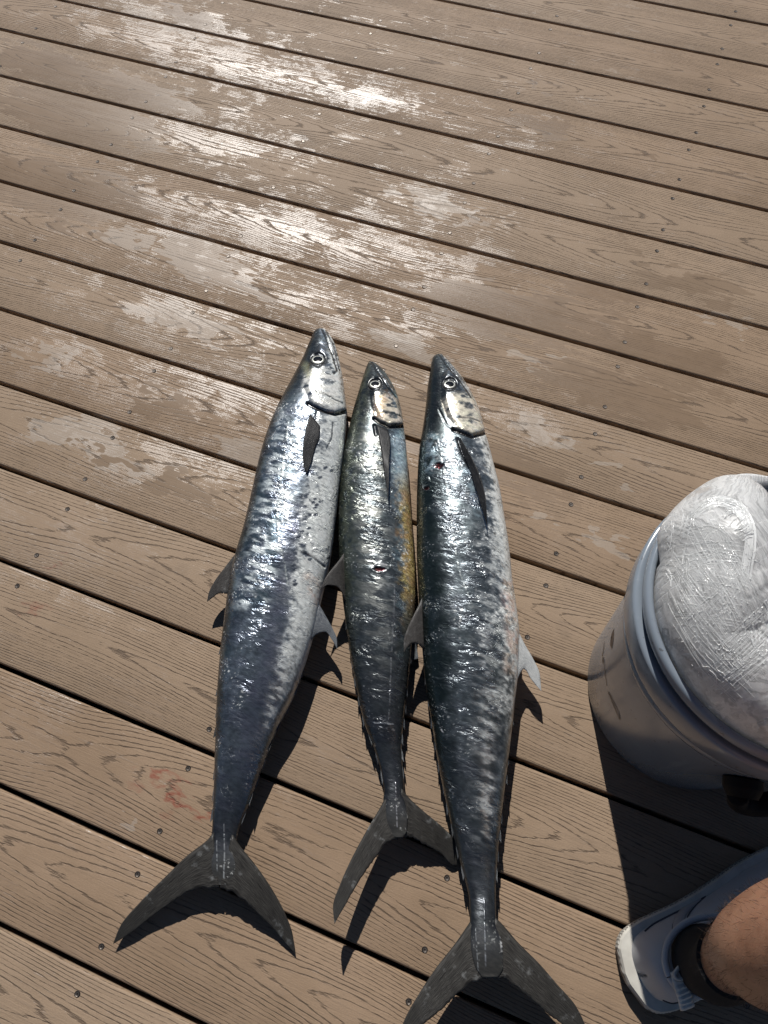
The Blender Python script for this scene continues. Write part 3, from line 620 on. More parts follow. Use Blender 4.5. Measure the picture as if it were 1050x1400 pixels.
F3 = dict(name='right_fish', label='rightmost fish, dark green-black back and whitish belly, with a bloody gash near its head', tint=(.42, .45, .46), lift=.6, liftw=[.6, .4, 0, .6, 1.0], y0=484.5, y1=1336, paint=paint3,
    left=[(598.5, 484), (593.5, 487), (591, 491), (588, 508), (584.5, 530), (581.9, 556), (577.8, 586), (573, 615.7), (570.7, 653), (569.6, 697.5), (569.6, 749.5), (571, 790), (573, 829), (577, 883.6), (582, 938), (589.4, 982.7), (597.8, 1037), (606.7, 1081.7), (617.6, 1131), (629, 1179), (636.5, 1205), (641.5, 1230), (642.5, 1263), (644, 1295), (650, 1322), (660, 1337)],
    right=[(599.5, 484), (605, 485.5), (610.5, 491), (623.5, 506), (634.6, 521), (644, 537.7), (650, 549), (657, 567.4), (662.5, 589.7), (668, 608), (675.5, 638), (683, 667.7), (688.5, 701), (696, 749.5), (700, 790), (705.8, 829), (710, 869), (708.5, 913), (703.5, 963), (698, 1012), (692, 1062), (686, 1111.5), (681, 1161), (679, 1190), (677.5, 1220), (678.5, 1263), (687, 1295), (688, 1322), (680, 1337)],
    eye=(615, 527, 9.6), gill=[(612, 500), (630, 515), (645, 538), (657, 565), (664, 590), (645, 598), (626, 588), (612, 570), (604, 545), (604, 515)],
    slit=[(620, 587), (629, 590), (645, 596.5), (663, 592)],
    lines=[([(601, 485), (615, 505), (630, 525), (643, 544)], 1.9, .0013, .8), ([(606, 486), (620, 505), (634, 526)], 1.3, .001, .5), ([(628, 572), (643, 573), (656, 578)], 1.4, .0007, .5), ([(600, 560), (610, 580), (622, 588)], 2.0, .0006, .6), ([(626, 600), (632, 618), (642, 640)], 3.0, .0025, .9)],
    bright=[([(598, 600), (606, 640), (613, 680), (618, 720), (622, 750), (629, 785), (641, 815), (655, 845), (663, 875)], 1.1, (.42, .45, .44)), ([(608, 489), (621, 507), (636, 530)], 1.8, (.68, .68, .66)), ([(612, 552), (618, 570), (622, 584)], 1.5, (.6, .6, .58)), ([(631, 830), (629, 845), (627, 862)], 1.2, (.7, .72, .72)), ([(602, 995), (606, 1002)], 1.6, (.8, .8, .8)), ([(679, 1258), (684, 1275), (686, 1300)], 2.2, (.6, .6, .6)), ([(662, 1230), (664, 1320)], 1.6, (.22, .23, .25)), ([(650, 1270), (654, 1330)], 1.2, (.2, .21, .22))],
    wounds=[(600, 637, 9, 4), (583, 668, 4, 3)],
    tail=dict(lead1=[(646, 1255), (641, 1262.7), (621, 1291.6), (595.6, 1324), (574, 1356.8), (552, 1396.6), (541, 1432)], trail1=[(665, 1341), (657, 1342), (642.7, 1347.7), (624.6, 1362), (602.9, 1382), (577.5, 1402), (541, 1432)], zl1=[.045, .05, .055, .055], zt1=[.05, .05, .055, .055],
              lead2=[(676, 1253), (686, 1262.7), (707.8, 1288), (736.8, 1317), (762, 1346), (787, 1375), (806, 1414)], trail2=[(665, 1341), (689.7, 1340.5), (707.8, 1353), (733, 1373), (758.5, 1394), (780, 1407), (806, 1414)], zl2=[.045, .048, .045, .04], zt2=[.05, .048, .043, .04],
              wedge_l=[(641.5, 1254), (642, 1285), (645, 1320), (648, 1345)], wedge_r=[(678.5, 1254), (685, 1285), (690, 1318), (691, 1341)], mid=(665, 1300), znotch=.05),
    tailcol=((.012, .011, .010), (.050, .047, .042), -.12), basecol=((.010, .011, .013), (.034, .036, .040), -.25),
    fins=[('pectoral_fin', [(629, 598), (645.7, 627), (658.7, 656.6), (665, 690), (666, 720)], [(628, 606), (638, 632), (650, 668), (660, 700), (666, 720)], [.002, .018, .02, .012], [.001, .004, .005, .010], DARKFIN),
          ('dorsal_fin', [(577, 818), (566, 840), (557, 860), (552, 878), (552, 893)], [(580, 890), (572, 882), (564, 880), (557, 885), (552, 893)], [.06, .066, .07, .072], [.055, .062, .068, .072], WEBFIN),
          ('anal_fin', [(707, 860), (718, 882), (730, 903), (738, 922), (740, 945)], [(703, 950), (708, 928), (716, 915), (727, 930), (740, 945)], [.05, .045, .040, .036], [.05, .045, .040, .036], PALEFIN)],
    finlets=[('dorsal', 905, 1200, 10), ('ventral', 960, 1200, 9)], finlet_len=22, finlet_mat=FINLET)
for fd in (F1, F2, F3): build_fish(fd)

# ================================================================== bucket
BC = np.array([1.745, -1.575, 0.0])
def mat_bucket():
    t = NT('bucket_plastic'); ob = t.n('TexCoord').outputs['Object']
    n = t.noise(ob, 9.0, 4.0, .6); sc = t.noise(t.vmath('MULTIPLY', ob, (60, 60, 9)), 1.0, 3.0, .6); sp = t.noise(ob, 150.0, 2.0)
    c = t.mix(t.ss(.35, .65, n), (.180, .212, .25), (.205, .238, .277))
    c = t.mix(t.math('MULTIPLY', t.ss(.62, .75, sc), .3), c, (.26, .30, .34))
    c = t.mix(t.math('MULTIPLY', t.ss(.70, .74, sp), .7), c, (.08, .08, .08))
    return t.done(t.bsdf(Base_Color=c, Roughness=t.math('MULTIPLY_ADD', sc, .16, .12), Specular_IOR_Level=.5, Normal=t.bump(sc, .0003, .5)))
M_BUCKET = mat_bucket()
M_INK = simple('printed_ink', (.035, .022, .02), .4)
M_BLACK = simple('black_rubber', (.006, .006, .007), .7, 0, (300., .0004), Specular_IOR_Level=.2)
M_WIRE = simple('handle_wire', (.10, .10, .10), .35, .9)
bucket = empty('bucket', BC); tag(bucket, 'pale blue-grey plastic bucket holding a clear net, at the right edge of the deck', 'bucket')
def lathe(name, prof, mat, parent, org, n=128, close=False):
    V = []; m = len(prof)
    for r, z in prof: V += [(BC[0] + r * math.cos(2 * math.pi * k / n), BC[1] + r * math.sin(2 * math.pi * k / n), z) for k in range(n)]
    F = grid_faces(m, n, True)
    if close: F += [tuple((m - 1) * n + k for k in range(n))]
    else: F += [((m - 1) * n + k, (m - 1) * n + (k + 1) % n, (k + 1) % n, k) for k in range(n)]
    o = mesh_obj(name, V, F, mat, parent, org)
    bm = bmesh.new(); bm.from_mesh(o.data); bmesh.ops.recalc_face_normals(bm, faces=bm.faces)
    bm.to_mesh(o.data); bm.free(); return o
lathe('wall', [(.0004, .0120), (.10, .012), (.128, .004), (.132, .0015), (.1345, .004), (.1358, .009), (.1463, .262), (.1468, .275), (.1475, .355), (.1445, .356), (.1440, .27), (.132, .02), (.10, .018), (.0004, .0180)], M_BUCKET, bucket, BC)
lathe('lower_band', [(.1469, .2655), (.1500, .2665), (.1518, .2690), (.1524, .273), (.1528, .296), (.1480, .297)], M_BUCKET, bucket, BC)
lathe('collar', [(.1480, .2995), (.1565, .3005), (.1585, .3025), (.1592, .306), (.1602, .3405), (.1596, .3435), (.1575, .345), (.1481, .3455)], M_BUCKET, bucket, BC)
lathe('lip', [(.1478, .350), (.1515, .351), (.1535, .3535), (.1545, .358), (.1545, .364), (.1530, .3685), (.1505, .370), (.1475, .3695), (.1455, .367), (.1445, .360), (.1450, .350)], M_BUCKET, bucket, BC)
def wall_hit(u, v, off=.0004):
    d = un(u, v, 0) - CAM_LOC; ts = np.linspace(.2, 1.2, 9000); X = CAM_LOC + d * ts[:, None]
    r = np.hypot(X[:, 0] - BC[0], X[:, 1] - BC[1]); rw = np.interp(X[:, 2], [.009, .262], [.1358, .1463]) + off
    i = np.argmax(r < rw); return X[i]
def ink(pts, w):
    """a printed stroke on the bucket wall, between two surveyed edges"""
    P = resample(pts, 26); V = []; F = []
    P3 = np.array([wall_hit(*p) for p in P]); 
    for i, p in enumerate(P3):
        n = np.array([p[0] - BC[0], p[1] - BC[1], 0]); n /= np.linalg.norm(n)
        tg = P3[min(i + 1, len(P3) - 1)] - P3[max(i - 1, 0)]; s = np.cross(n, tg); s /= np.linalg.norm(s) + 1e-9
        ww = w * (.6 + .4 * math.sin(math.pi * i / 25))
        V += [p - s * ww, p + s * ww]
    F = [(2 * i, 2 * i + 1, 2 * i + 3, 2 * i + 2) for i in range(len(P3) - 1)]
    return mesh_obj('printed_mark', V, F, M_INK, bucket, BC)
ink([(838, 862), (837, 872), (835, 884)], .009)
ink([(826, 878), (825, 888), (823, 897)], .0022)
ink([(825, 900), (823.5, 905)], .004)
ink([(825, 900), (827, 918), (829.5, 938)], .0014)
ink([(831, 946), (836, 958), (842, 972), (847, 984)], .0016)
ink([(831, 946), (834, 950), (840, 962), (846, 975), (848, 984)], .0014)
# handle: black grip and wire hanging against the wall
def tube(name, pts, rad, mat, parent, org, n=14, seg=24, cap=True):
    P = resample(pts, seg); V = []; rr_ = np.interp(np.linspace(0, 1, seg), np.linspace(0, 1, len(rad)), rad) if hasattr(rad, '__len__') else np.full(seg, rad)
    up = np.array([.13, .21, .97])
    for i in range(seg):
        tg = P[min(i + 1, seg - 1)] - P[max(i - 1, 0)]; tg /= np.linalg.norm(tg) + 1e-9
        a = np.cross(tg, up); a /= np.linalg.norm(a) + 1e-9; b = np.cross(tg, a)
        V += [P[i] + rr_[i] * (a * math.cos(2 * math.pi * k / n) + b * math.sin(2 * math.pi * k / n)) for k in range(n)]
    F = grid_faces(seg, n, True)
    if cap: F += [tuple(range(n))[::-1], tuple((seg - 1) * n + k for k in range(n))]
    o = mesh_obj(name, V, F, mat, parent, org)
    bm = bmesh.new(); bm.from_mesh(o.data); bmesh.ops.recalc_face_normals(bm, faces=bm.faces); bm.to_mesh(o.data); bm.free()
    return o
def cyl(ang, r, z): return np.array([BC[0] + r * math.cos(R(ang)), BC[1] + r * math.sin(R(ang)), z])
tube('handle_boss', [cyl(-79, .144, .212), cyl(-79, .158, .210), cyl(-79, .164, .209)], [.021, .021, .016], M_BLACK, bucket, BC)
g = tube('handle_grip', [cyl(-79, .160, .196), cyl(-76, .164, .178), cyl(-70, .166, .172), cyl(-60, .165, .180), cyl(-52, .163, .19)], [.011, .013, .0135, .013, .011], M_BLACK, bucket, BC)
tube('handle_wire', [cyl(-52, .163, .19), cyl(-30, .160, .22), cyl(-5, .158, .255), cyl(8, .155, .27)], .0022, M_WIRE, bucket, BC, n=8)

# ================================================================== cast net in the bucket
def mat_net():
    t = NT('net_bunch'); ob = t.n('TexCoord').outputs['Object']; uv = t.n('UVMap').outputs[0]; su = t.n('SeparateXYZ', {0: uv})
    p, q = su.outputs[0], su.outputs[1]
    n = t.noise(ob, 22.0, 4.0, .6); f = t.noise(ob, 160.0, 3.0, .7)
    wob = t.math('MULTIPLY_ADD', n, .02, t.math('MULTIPLY', f, .003))
    l1 = t.ss(.40, .5, t.math('PINGPONG', t.math('MULTIPLY', t.math('ADD', p, wob), 300.0), .5))
    l2 = t.ss(.36, .5, t.math('PINGPONG', t.math('MULTIPLY', t.math('SUBTRACT', q, wob), 95.0), .5))
    along = t.noise(t.xyz(t.math('MULTIPLY', t.math('ADD', p, wob), 420), t.math('MULTIPLY', q, 26)), 1.0, 3.0, .65)
    vis = t.ss(.42, .62, t.noise(ob, 38.0, 3.0, .6))
    th = t.math('MAXIMUM', t.math('MULTIPLY', l1, t.math('MULTIPLY', f, .9)), t.math('MULTIPLY', l2, .8)); th = t.math('MULTIPLY', th, vis)
    c = t.mix(t.ss(.30, .72, along), (.60, .60, .595), (.76, .76, .75)); c = t.mix(t.math('MULTIPLY', th, .8), c, (.92, .92, .91)); c = t.mix(t.math('MULTIPLY', t.ss(.62, .74, n), .25), c, (.45, .45, .44))
    bn = t.bump(t.math('ADD', t.math('MULTIPLY', along, .5), th), .0007, .7)
    pb = t.bsdf(Base_Color=c, Roughness=.30, Specular_IOR_Level=.5, Normal=bn, Subsurface_Weight=.85, Subsurface_Radius=(1.0, 1.0, 1.0), Subsurface_Scale=.018)
    tr = t.n('BsdfTranslucent', {'Color': (.80, .80, .78, 1)})
    tp = t.n('BsdfTransparent', {'Color': (1, 1, 1, 1)})
    mx = t.n('MixShader', {0: .25, 1: pb.outputs[0], 2: tr.outputs[0]})
    mz = t.n('MixShader', {0: t.math('MULTIPLY', t.ss(.60, .30, along), .35), 1: mx.outputs[0], 2: tp.outputs[0]})
    return t.done(mz)
M_NET = mat_net()
M_STRAND = simple('monofilament', (.86, .87, .86), .12, 0, None, .05, Specular_IOR_Level=.9)
SW = un(1003, 775, .44)                                         # where the folds gather
LOBES = [(un(960, 775, .37), (.070, .090, .084)), (un(972, 890, .355), (.122, .112, .080)), (un(1090, 990, .30), (.07, .05, .06)), (un(1120, 930, .28), (.06, .05, .05))]
def arc3(pts): return resample([un(u, v, z) for u, v, z in pts], 44)
ROLLS = [(arc3([(940, 694, .402), (972, 674, .415), (1008, 676, .418), (1030, 712, .416), (1038, 765, .406), (1032, 830, .385)]), .030)]
def rim_reach(X, Y):
    dg_ = np.degrees(np.arctan2(Y - BC[1], X - BC[0])) % 360
    return .1443 + .0140 * sstep(100, 124, dg_) * sstep(184, 166, dg_)
def net_height(X, Y):
    K = 42.0; dgf = np.degrees(np.arctan2(Y - BC[1], X - BC[0])) % 360
    acc = np.exp(K * (.20 + .168 * sstep(95, 125, dgf) * sstep(335, 295, dgf) * sstep(.02, .08, np.hypot(X - BC[0], Y - BC[1])) - .3))
    for c, r in LOBES:
        q = ((X - c[0]) / r[0]) ** 2 + ((Y - c[1]) / r[1]) ** 2
        h = np.where(q < 1, c[2] + r[2] * np.sqrt(np.clip(1 - q, 0, 1)) ** .9, .18); acc += np.exp(K * (h - .3))
    K2 = 110.0; Z = .3 + np.log(acc) / K; acc = np.exp(K2 * (Z - .4))
    for RL, rad in ROLLS:
        dm = np.hypot(X[..., None] - RL[:, 0], Y[..., None] - RL[:, 1]); D = dm.min(-1); i = dm.argmin(-1)
        h = np.where(D < rad, RL[i, 2] - rad * .55 + np.sqrt(np.clip(rad ** 2 - D ** 2, 0, 1)), .18); acc += np.exp(K2 * (h - .4))
    Z = .4 + np.log(acc) / K2
    rad = np.hypot(X - SW[0], Y - SW[1])
    fold = fbm(X * 26 + Y * 9, Y * 30 - X * 12, 3, 3) - .5; cr = np.abs(fbm(X * 17 - Y * 12, Y * 18 + X * 9, 8, 3) - .5)
    Z = Z + (.0055 * fold - .0016 * sstep(.05, .0, cr) - .008 * sstep(.03, .0, rad)) * sstep(.22, .3, Z)
    rm = rim_reach(X, Y); rr0 = np.hypot(X - BC[0], Y - BC[1]); cap = .3695 + .100 * np.sqrt(np.clip(1 - (rr0 / rm) ** 2, 0, 1)) ** .85
    return -np.log(np.exp(-150 * (Z - .4)) + np.exp(-150 * (cap - .4))) / 150 + .4
NR, NA = 170, 420
tha = np.linspace(0, 2 * math.pi, NA, endpoint=False); dg = np.degrees(tha)
rmx = rim_reach(BC[0] + np.cos(tha), BC[1] + np.sin(tha)) - .0002
GRR = np.linspace(0, 1, NR)[:, None] ** .8 * rmx[None, :]
GX = BC[0] + GRR * np.cos(tha)[None]; GY = BC[1] + GRR * np.sin(tha)[None]
GZ = net_height(GX, GY); GZ = np.where(GRR > .1446, np.maximum(GZ, .3712), GZ)
sk_r = np.where(rmx > .1448, rmx - .001, .1430); sk_z = np.where(rmx > .1448, GZ[-1] - .003, .30)
GX = np.concatenate([GX, (BC[0] + sk_r * np.cos(tha))[None]]); GY = np.concatenate([GY, (BC[1] + sk_r * np.sin(tha))[None]]); GZ = np.concatenate([GZ, sk_z[None]]); NR += 1   # tucked-in edge
V = np.stack([GX, GY, GZ], -1).reshape(-1, 3)
# thread directions turn with the folds
TH = 1.6 * (fbm(GX * 7 + 3, GY * 7, 4, 2) - .5) + .9
ux, uy = GX - SW[0], GY - SW[1]
uvn = np.stack([ux * np.cos(TH) + uy * np.sin(TH), -ux * np.sin(TH) + uy * np.cos(TH)], -1).reshape(-1, 2)
netorg = np.array([BC[0], BC[1], .2])
net = empty('cast_net', netorg); tag(net, 'bunched clear monofilament fishing net stuffed in the blue-grey bucket', 'fishing net')
mesh_obj('net_bundle', V, grid_faces(NR, NA, True), M_NET, net, netorg, uv=uvn)
def strands(name, curves, rad, seg, lift=(.0002, .0012)):
    Vs = []; Fs = []; o = 0
    for XY in curves:
        x, y = XY[:, 0], XY[:, 1]; z = net_height(x, y)
        rbk = np.hypot(x - BC[0], y - BC[1]); ok = (rbk < rim_reach(x, y) - .002) & (z > .26)
        if not ok.all(): continue
        P = np.stack([x, y, z + rng.uniform(*lift)], -1)
        tg = np.gradient(P, axis=0); tg /= np.linalg.norm(tg, axis=1)[:, None] + 1e-9
        s = np.cross(tg, [0, 0, 1.0]); s /= np.linalg.norm(s, axis=1)[:, None] + 1e-9; u = np.cross(s, tg)
        w = rad * rng.uniform(.7, 1.3)
        R3 = np.stack([P + s * w, P - s * w * .5 + u * w * .87, P - s * w * .5 - u * w * .87], 1).reshape(-1, 3)
        Vs.append(R3); Fs += grid_faces(seg, 3, True, o); o += len(R3)
    ob = mesh_obj(name, np.concatenate(Vs), Fs, M_STRAND, net, netorg); ob['kind'] = 'stuff'; return ob
def family(ga, gb, count, zs, seg=14, span=(.35, .95)):
    """threads lying between two guide lines"""
    A = resample([un(u, v, zs)[:2] for u, v in ga], 60); B = resample([un(u, v, zs)[:2] for u, v in gb], 60); out = []
    for _ in range(count):
        w = rng.random(); L = rng.uniform(*span); t0 = rng.uniform(0, 1 - L); t = (t0 + L * np.linspace(0, 1, seg)) * 59
        i = np.clip(t.astype(int), 0, 58); f = (t - i)[:, None]; ww = w + .02 * np.sin(np.linspace(0, 4, seg) + 9 * w)[:, None]
        out.append((A[i] * (1 - f) + A[i + 1] * f) * (1 - ww) + (B[i] * (1 - f) + B[i + 1] * f) * ww)
    return out
fams = family([(885, 730), (920, 712), (965, 715), (1000, 760)], [(885, 790), (930, 780), (970, 775), (1003, 780)], 150, .43)
fams += family([(945, 690), (985, 668), (1015, 690), (1028, 740), (1022, 800)], [(950, 705), (985, 690), (1005, 710), (1012, 750), (1008, 790)], 130, .44)
fams += family([(1060, 800), (1020, 840), (975, 885), (935, 915)], [(1075, 880), (1040, 915), (1000, 950), (970, 975)], 170, .41)
fams += family([(1005, 780), (960, 820), (915, 850), (890, 830)], [(1012, 800), (985, 850), (955, 895), (930, 920)], 60, .42)
fams += family([(1060, 985), (1030, 990), (1000, 1000)], [(1070, 1020), (1045, 1022), (1020, 1012)], 90, .37)
fams += family([(880, 760), (900, 850), (950, 930), (1010, 990)], [(960, 690), (990, 760), (1030, 830), (1080, 900)], 150, .42) + family([(900, 720), (960, 740), (1030, 770)], [(905, 880), (970, 900), (1050, 930)], 130, .42)
strands('net_strands', fams, .00013, 14, (.0001, .0006))
cross = family([(908, 690), (902, 740), (905, 800)], [(955, 680), (948, 740), (950, 790)], 36, .43, 10, (.1, .3)) + family([(1050, 810), (1062, 840), (1066, 860)], [(950, 900), (962, 930), (972, 950)], 40, .41, 10, (.2, .6)) + family([(1000, 690), (985, 705)], [(1028, 740), (1008, 750)], 26, .44, 10, (.4, .9))
strands('net_meshes', cross, .00024, 10)
kn = []
for c in cross + fams[::9]:
    for j in range(0, len(c) - 1):
        if rng.random() < .45: kn.append(c[j] + (c[j + 1] - c[j]) * np.array([[0], [.5], [1.0]]) * min(1, .0013 / (np.linalg.norm(c[j + 1] - c[j]) + 1e-9)))
strands('net_knots', kn, .00040, 3)

# ================================================================== person (only the foot and leg stand in the picture)
def mat_cloth(name, col):
    t = NT(name); ob = t.n('TexCoord').outputs['Object']; n = t.noise(ob, 24.0, 4.0, .65); st = t.noise(ob, 70.0, 3.0, .6)
    sx = t.n('SeparateXYZ', {0: ob}); wv = t.math('MULTIPLY', t.math('PINGPONG', t.math('MULTIPLY', t.math('ADD', sx.outputs[0], sx.outputs[2]), 520.0), .5), t.math('PINGPONG', t.math('MULTIPLY', t.math('SUBTRACT', sx.outputs[1], sx.outputs[2]), 520.0), .5))
    c = t.mix(t.ss(.3, .7, n), tuple(k * .82 for k in col), col); c = t.mix(t.math('MULTIPLY', t.ss(.6, .75, st), .35), c, tuple(k * .5 for k in col)); c = t.mix(t.math('MULTIPLY', wv, 1.2), tuple(k * .75 for k in col), c)
    return t.done(t.bsdf(Base_Color=c, Roughness=.7, Specular_IOR_Level=.3, Normal=t.bump(t.math('ADD', t.math('MULTIPLY', wv, 2.0), n), .0006, .7)))
M_SHOE = mat_cloth('shoe_upper', (.56, .56, .57))
M_SHOE2 = mat_cloth('shoe_trim', (.42, .42, .44))
M_TAB = simple('ribbed_tab', (.55, .54, .50), .5)
M_SOCK = simple('black_sock', (.006, .006, .007), .95, 0, (700., .001), .3)
def mat_sole():
    t = NT('shoe_sole'); ob = t.n('TexCoord').outputs['Object']; sx = t.n('SeparateXYZ', {0: ob})
    along = t.math('ADD', t.math('MULTIPLY', sx.outputs[0], .74 * 230), t.math('MULTIPLY', sx.outputs[1], .95 * 230))
    k = t.math('MULTIPLY', t.math('PINGPONG', along, .5), t.math('PINGPONG', t.math('MULTIPLY_ADD', sx.outputs[2], 230.0, t.math('MULTIPLY', along, .5)), .5))
    k = t.math('MAXIMUM', t.ss(.03, .08, k), t.ss(.0215, .0225, sx.outputs[2])); n = t.noise(ob, 40.0, 3.0)
    c = t.mix(k, (.16, .15, .135), t.mix(t.ss(.35, .65, n), (.46, .44, .39), (.56, .54, .48)))
    return t.done(t.bsdf(Base_Color=c, Roughness=.65, Normal=t.bump(k, .0010, .7)))
M_SOLE = mat_sole()
def mat_legskin():
    t = NT('leg_skin'); ob = t.n('TexCoord').outputs['Object']
    n = t.noise(ob, 30.0, 5.0, .65); f = t.noise(ob, 700.0, 2.0); mot = t.noise(ob, 140.0, 3.0, .6)
    c = t.mix(t.ss(.3, .7, n), (.27, .135, .082), (.36, .19, .12)); c = t.mix(t.math('MULTIPLY', t.ss(.55, .72, mot), .4), c, (.19, .085, .05))
    return t.done(t.bsdf(Base_Color=c, Roughness=.42, Subsurface_Weight=.12, Subsurface_Radius=(.006, .002, .001), Subsurface_Scale=1.0, Normal=t.bump(t.math('ADD', f, t.math('MULTIPLY', mot, .8)), .0004, .8)))
M_LEG = mat_legskin(); M_HAIR = simple('leg_hair', (.055, .03, .018), .5)
HX = np.array([1.7516, -1.9497]); FD = np.array([.740, .673]); FN = np.array([-.673, .740])
def foot(d, l, z): p = HX + FD * d + FN * l; return np.array([p[0], p[1], z])
porg = foot(.08, 0, 0)
person = empty('person', porg); tag(person, 'person standing beside the bucket, bare hairy leg, black sock, pale grey shoe', 'person')
dd = np.array([0, .0012, .004, .010, .024, .05, .085, .12, .16, .20, .235, .262, .280, .289])
hw = np.array([.002, .0105, .0195, .029, .0365, .0395, .0395, .0405, .0440, .0480, .0470, .039, .026, .008])
ht = np.array([.050, .062, .074, .083, .088, .084, .080, .080, .072, .060, .052, .046, .040, .034])
ds_ = np.linspace(0, 1, 60) ** 1.6 * .289
W = cubic(dd, hw * 1.15, ds_); H = cubic(dd, ht, ds_); LSH = np.interp(ds_, [0, .1, .2, .29], [0, 0, .003, .008])
na = 40; V = []
for i, d in enumerate(ds_):
    for k in range(na):
        ph = math.pi * k / (na - 1); c, s = math.cos(ph), math.sin(ph)
        V.append(foot(.009 + d * .965 + .006 * s * max(0, 1 - d / .05), LSH[i] + .93 * W[i] * np.sign(c) * abs(c) ** .75 * (1 - .08 * s), .016 + (H[i] - .016) * s ** .8))
shoe = mesh_obj('shoe', V, grid_faces(60, na) + [tuple(range(na))], M_SHOE, person, porg)
tag(shoe, 'pale grey slip-on shoe with a ribbed pull tab at the heel')
ns = 90; V = []
tl = np.r_[np.linspace(0, 1, 45), np.linspace(1, 0, 45)]; sd = np.r_[np.ones(45), -np.ones(45)]
for z, g_ in ((.0006, .001), (.006, .0045), (.020, .0055), (.026, .003), (.0265, -.004)):
    for q, s in zip(tl, sd):
        d = q * .289; V.append(foot(d + (q - .5) * 2 * g_, np.interp(d, ds_, LSH) + s * max(.0006, np.interp(d, ds_, W) + g_), z))
F = grid_faces(5, 90, True) + [tuple(range(90))[::-1], tuple(360 + k for k in range(90))]
so = mesh_obj('sole', V, F, M_SOLE, shoe, porg, smooth=False)
bm = bmesh.new(); bm.from_mesh(so.data); bmesh.ops.recalc_face_normals(bm, faces=bm.faces); bm.to_mesh(so.data); bm.free()
ring = []
for k in range(49):
    a = 2 * math.pi * k / 48; d = .082 - .054 * math.cos(a); l = .037 * math.sin(a)
    ring.append(foot(d, l, .086 + .012 * max(0, math.cos(a)) ** 2 - .004 * abs(math.sin(a)) + .006 * max(0, -math.cos(a))))
tube('collar', ring, .0040, M_SHOE, shoe, porg, n=12, seg=97, cap=False)
def surf(d, ph, off=.0012):
    w = np.interp(d, ds_, W); h = np.interp(d, ds_, H); c, s = math.cos(ph), math.sin(ph)
    return foot(.009 + d * .965 + .006 * s * max(0, 1 - d / .05), np.interp(d, ds_, LSH) + (.93 * w + off) * np.sign(c) * abs(c) ** .75 * (1 - .08 * s), .016 + (h + off - .016) * s ** .8)
def strip(name, path, width, mat):
    """a stitched-on strip that follows the shoe; path = (d, angle)"""
    P = resample(path, 30); V = []
    for i, (d, ph) in enumerate(P):
        t_ = P[min(i + 1, 29)] - P[max(i - 1, 0)]; t_ = t_ / np.array([.08, 1.0]); nrm = np.array([-t_[1], t_[0]]); nrm /= np.linalg.norm(nrm) + 1e-9
        for w in (-1, -.9, 0, .9, 1):
            q = np.array([d, ph]) + nrm * np.array([.08, 1.0]) * width * w
            V.append(surf(max(0, q[0]), min(math.pi, max(0, q[1])), .0002 if abs(w) == 1 else .0020))
    return mesh_obj(name, V, grid_faces(30, 5), mat, shoe, porg)
strip('side_strap', [(.115, .05), (.088, .25), (.068, .62), (.058, .95), (.048, 1.25)], .10, M_SHOE2)
0 and strip('heel_piping', [(.10, .10), (.06, .16), (.03, .24), (.012, .6), (.008, 1.2), (.010, 1.9), (.02, 2.6), (.05, 2.95)], .03, M_SHOE2)
def seam(path, rad=.0007, mat=None, off=.0006):
    """stitch line on the shoe; path = (d, angle)"""
    P = resample(path, 34); return tube('seam', [surf(d, ph, off) for d, ph in P], rad, mat or M_SEAM, shoe, porg, n=6, seg=34)
M_SEAM = simple('seam_thread', (.05, .05, .055), .8)
seam([(.118, .02), (.085, .22), (.060, .60), (.050, .95), (.040, 1.30)])
seam([(.132, .06), (.104, .26), (.082, .60), (.080, .95), (.100, 1.12), (.128, 1.25)])
seam([(.030, .22), (.045, .17), (.08, .12), (.13, .09), (.19, .08), (.26, .09)], .0011)
seam([(.010, 2.75), (.03, 2.9), (.08, 3.0), (.14, 3.02)], .0010)
seam([(.135, .9), (.165, 1.0), (.20, 1.15), (.225, 1.57)])
# folded, ribbed pull loop at the back of the collar
pth = resample([un(927, 1328, .103), un(931, 1346, .101), un(936, 1362, .096), un(940, 1378, .088)], 30); V = []
for i in range(30):
    tg = pth[min(i + 1, 29)] - pth[max(i - 1, 0)]; tg /= np.linalg.norm(tg); sv = np.cross([0, 0, 1.0], tg); sv /= np.linalg.norm(sv); up_ = np.cross(tg, sv)
    g_ = .0007 * (1 if (i // 2) % 2 else -1); w_ = .0088
    for k in range(10):
        al = 2 * math.pi * k / 10; V.append(pth[i] + sv * w_ * np.sign(math.cos(al)) * abs(math.cos(al)) ** .6 + up_ * (.0030 + g_) * math.sin(al))
mesh_obj('pull_tab', V, grid_faces(30, 10, True) + [tuple(range(10))[::-1], tuple(290 + k for k in range(10))], M_TAB, shoe, porg)
tube('pull_loop', [un(934, 1318, .100), un(927, 1324, .106), un(922, 1332, .108), un(926, 1338, .107), un(935, 1337, .106)], .0022, M_TAB, shoe, porg, n=10, seg=26)
LEG = np.array([foot(.080, -.002, .05), foot(.078, -.004, .09), foot(.078, -.007, .13), [1.8125, -1.879, .19], [1.808, -1.872, .25], [1.806, -1.862, .33], [1.804, -1.85, .42], [1.80, -1.838, .50], [1.79, -1.842, .58], [1.775, -1.86, .75], [1.765, -1.88, .92]])
LR = np.array([.036, .034, .0335, .040, .050, .0585, .057, .054, .060, .074, .082])
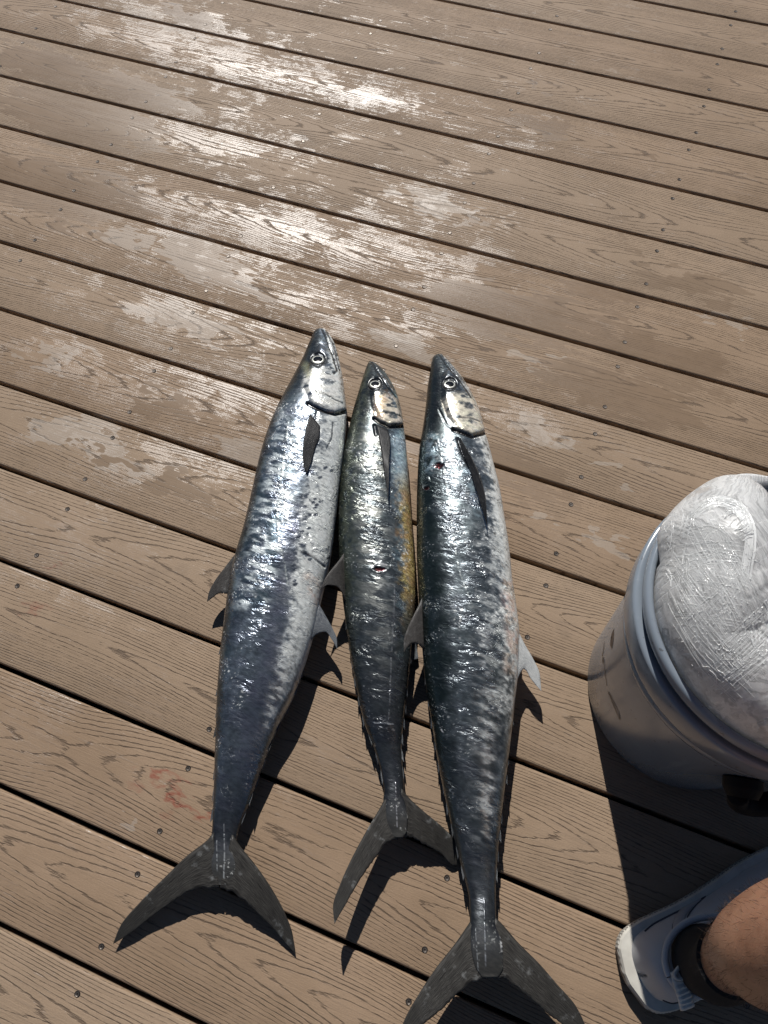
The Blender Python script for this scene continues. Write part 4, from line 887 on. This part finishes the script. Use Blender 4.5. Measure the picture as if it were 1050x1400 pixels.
def limb(name, za, zb, grow, mat, n=48, seg=60):
    zs = np.linspace(za, zb, seg); V = []
    for i, z in enumerate(zs):
        cx = cubic(LEG[:, 2], LEG[:, 0], np.array([z]))[0]; cy = cubic(LEG[:, 2], LEG[:, 1], np.array([z]))[0]; r = cubic(LEG[:, 2], LR, np.array([z]))[0] + grow
        calf = .012 * math.exp(-((z - .34) / .09) ** 2)
        for k in range(n):
            a = 2 * math.pi * k / n; f_ = r * math.cos(a) * 1.06 - (calf if math.cos(a) < 0 else 0) * abs(math.cos(a)); l_ = r * math.sin(a) * .94
            p = np.array([cx, cy]) + FD * f_ + FN * l_; V.append([p[0], p[1], z])
    return mesh_obj(name, V, grid_faces(seg, n, True) + [tuple((seg - 1) * n + k for k in range(n)), tuple(range(n))[::-1]], mat, person, porg), np.array(V).reshape(seg, n, 3)
_, LV = limb('leg', .06, .92, 0.0, M_LEG, seg=90)
limb('sock', .078, .168, .004, M_SOCK)
Vs = []; Fs = []; o = 0
for k in range(2600):
    i = rng.integers(9, 45); j = rng.integers(0, 48); p = LV[i, j] * .5 + LV[i + 1, (j + 1) % 48] * .5
    nrm = p - np.array([cubic(LEG[:, 2], LEG[:, 0], np.array([p[2]]))[0], cubic(LEG[:, 2], LEG[:, 1], np.array([p[2]]))[0], p[2]]); nrm /= np.linalg.norm(nrm)
    p = p + nrm * -.0008 + rng.normal(0, .0012, 3) * [1, 1, 1.5]
    dr = nrm * .55 + np.array([0, 0, -.6]) + rng.normal(0, .35, 3); dr /= np.linalg.norm(dr); L = rng.uniform(.006, .014); sd_ = np.cross(dr, nrm); sd_ /= np.linalg.norm(sd_) + 1e-9
    m_ = p + dr * L * .5; e_ = p + dr * L - nrm * L * .15; w = .00013
    Vs += [p - sd_ * w, p + sd_ * w, p + nrm * w, m_ - sd_ * w * .8, m_ + sd_ * w * .8, m_ + nrm * w * .8, e_]
    Fs += [(o, o + 1, o + 4, o + 3), (o + 1, o + 2, o + 5, o + 4), (o + 2, o, o + 3, o + 5), (o + 3, o + 4, o + 6), (o + 4, o + 5, o + 6), (o + 5, o + 3, o + 6)]; o += 7
hr = mesh_obj('leg_hair', Vs, Fs, M_HAIR, person, porg); hr['kind'] = 'stuff'
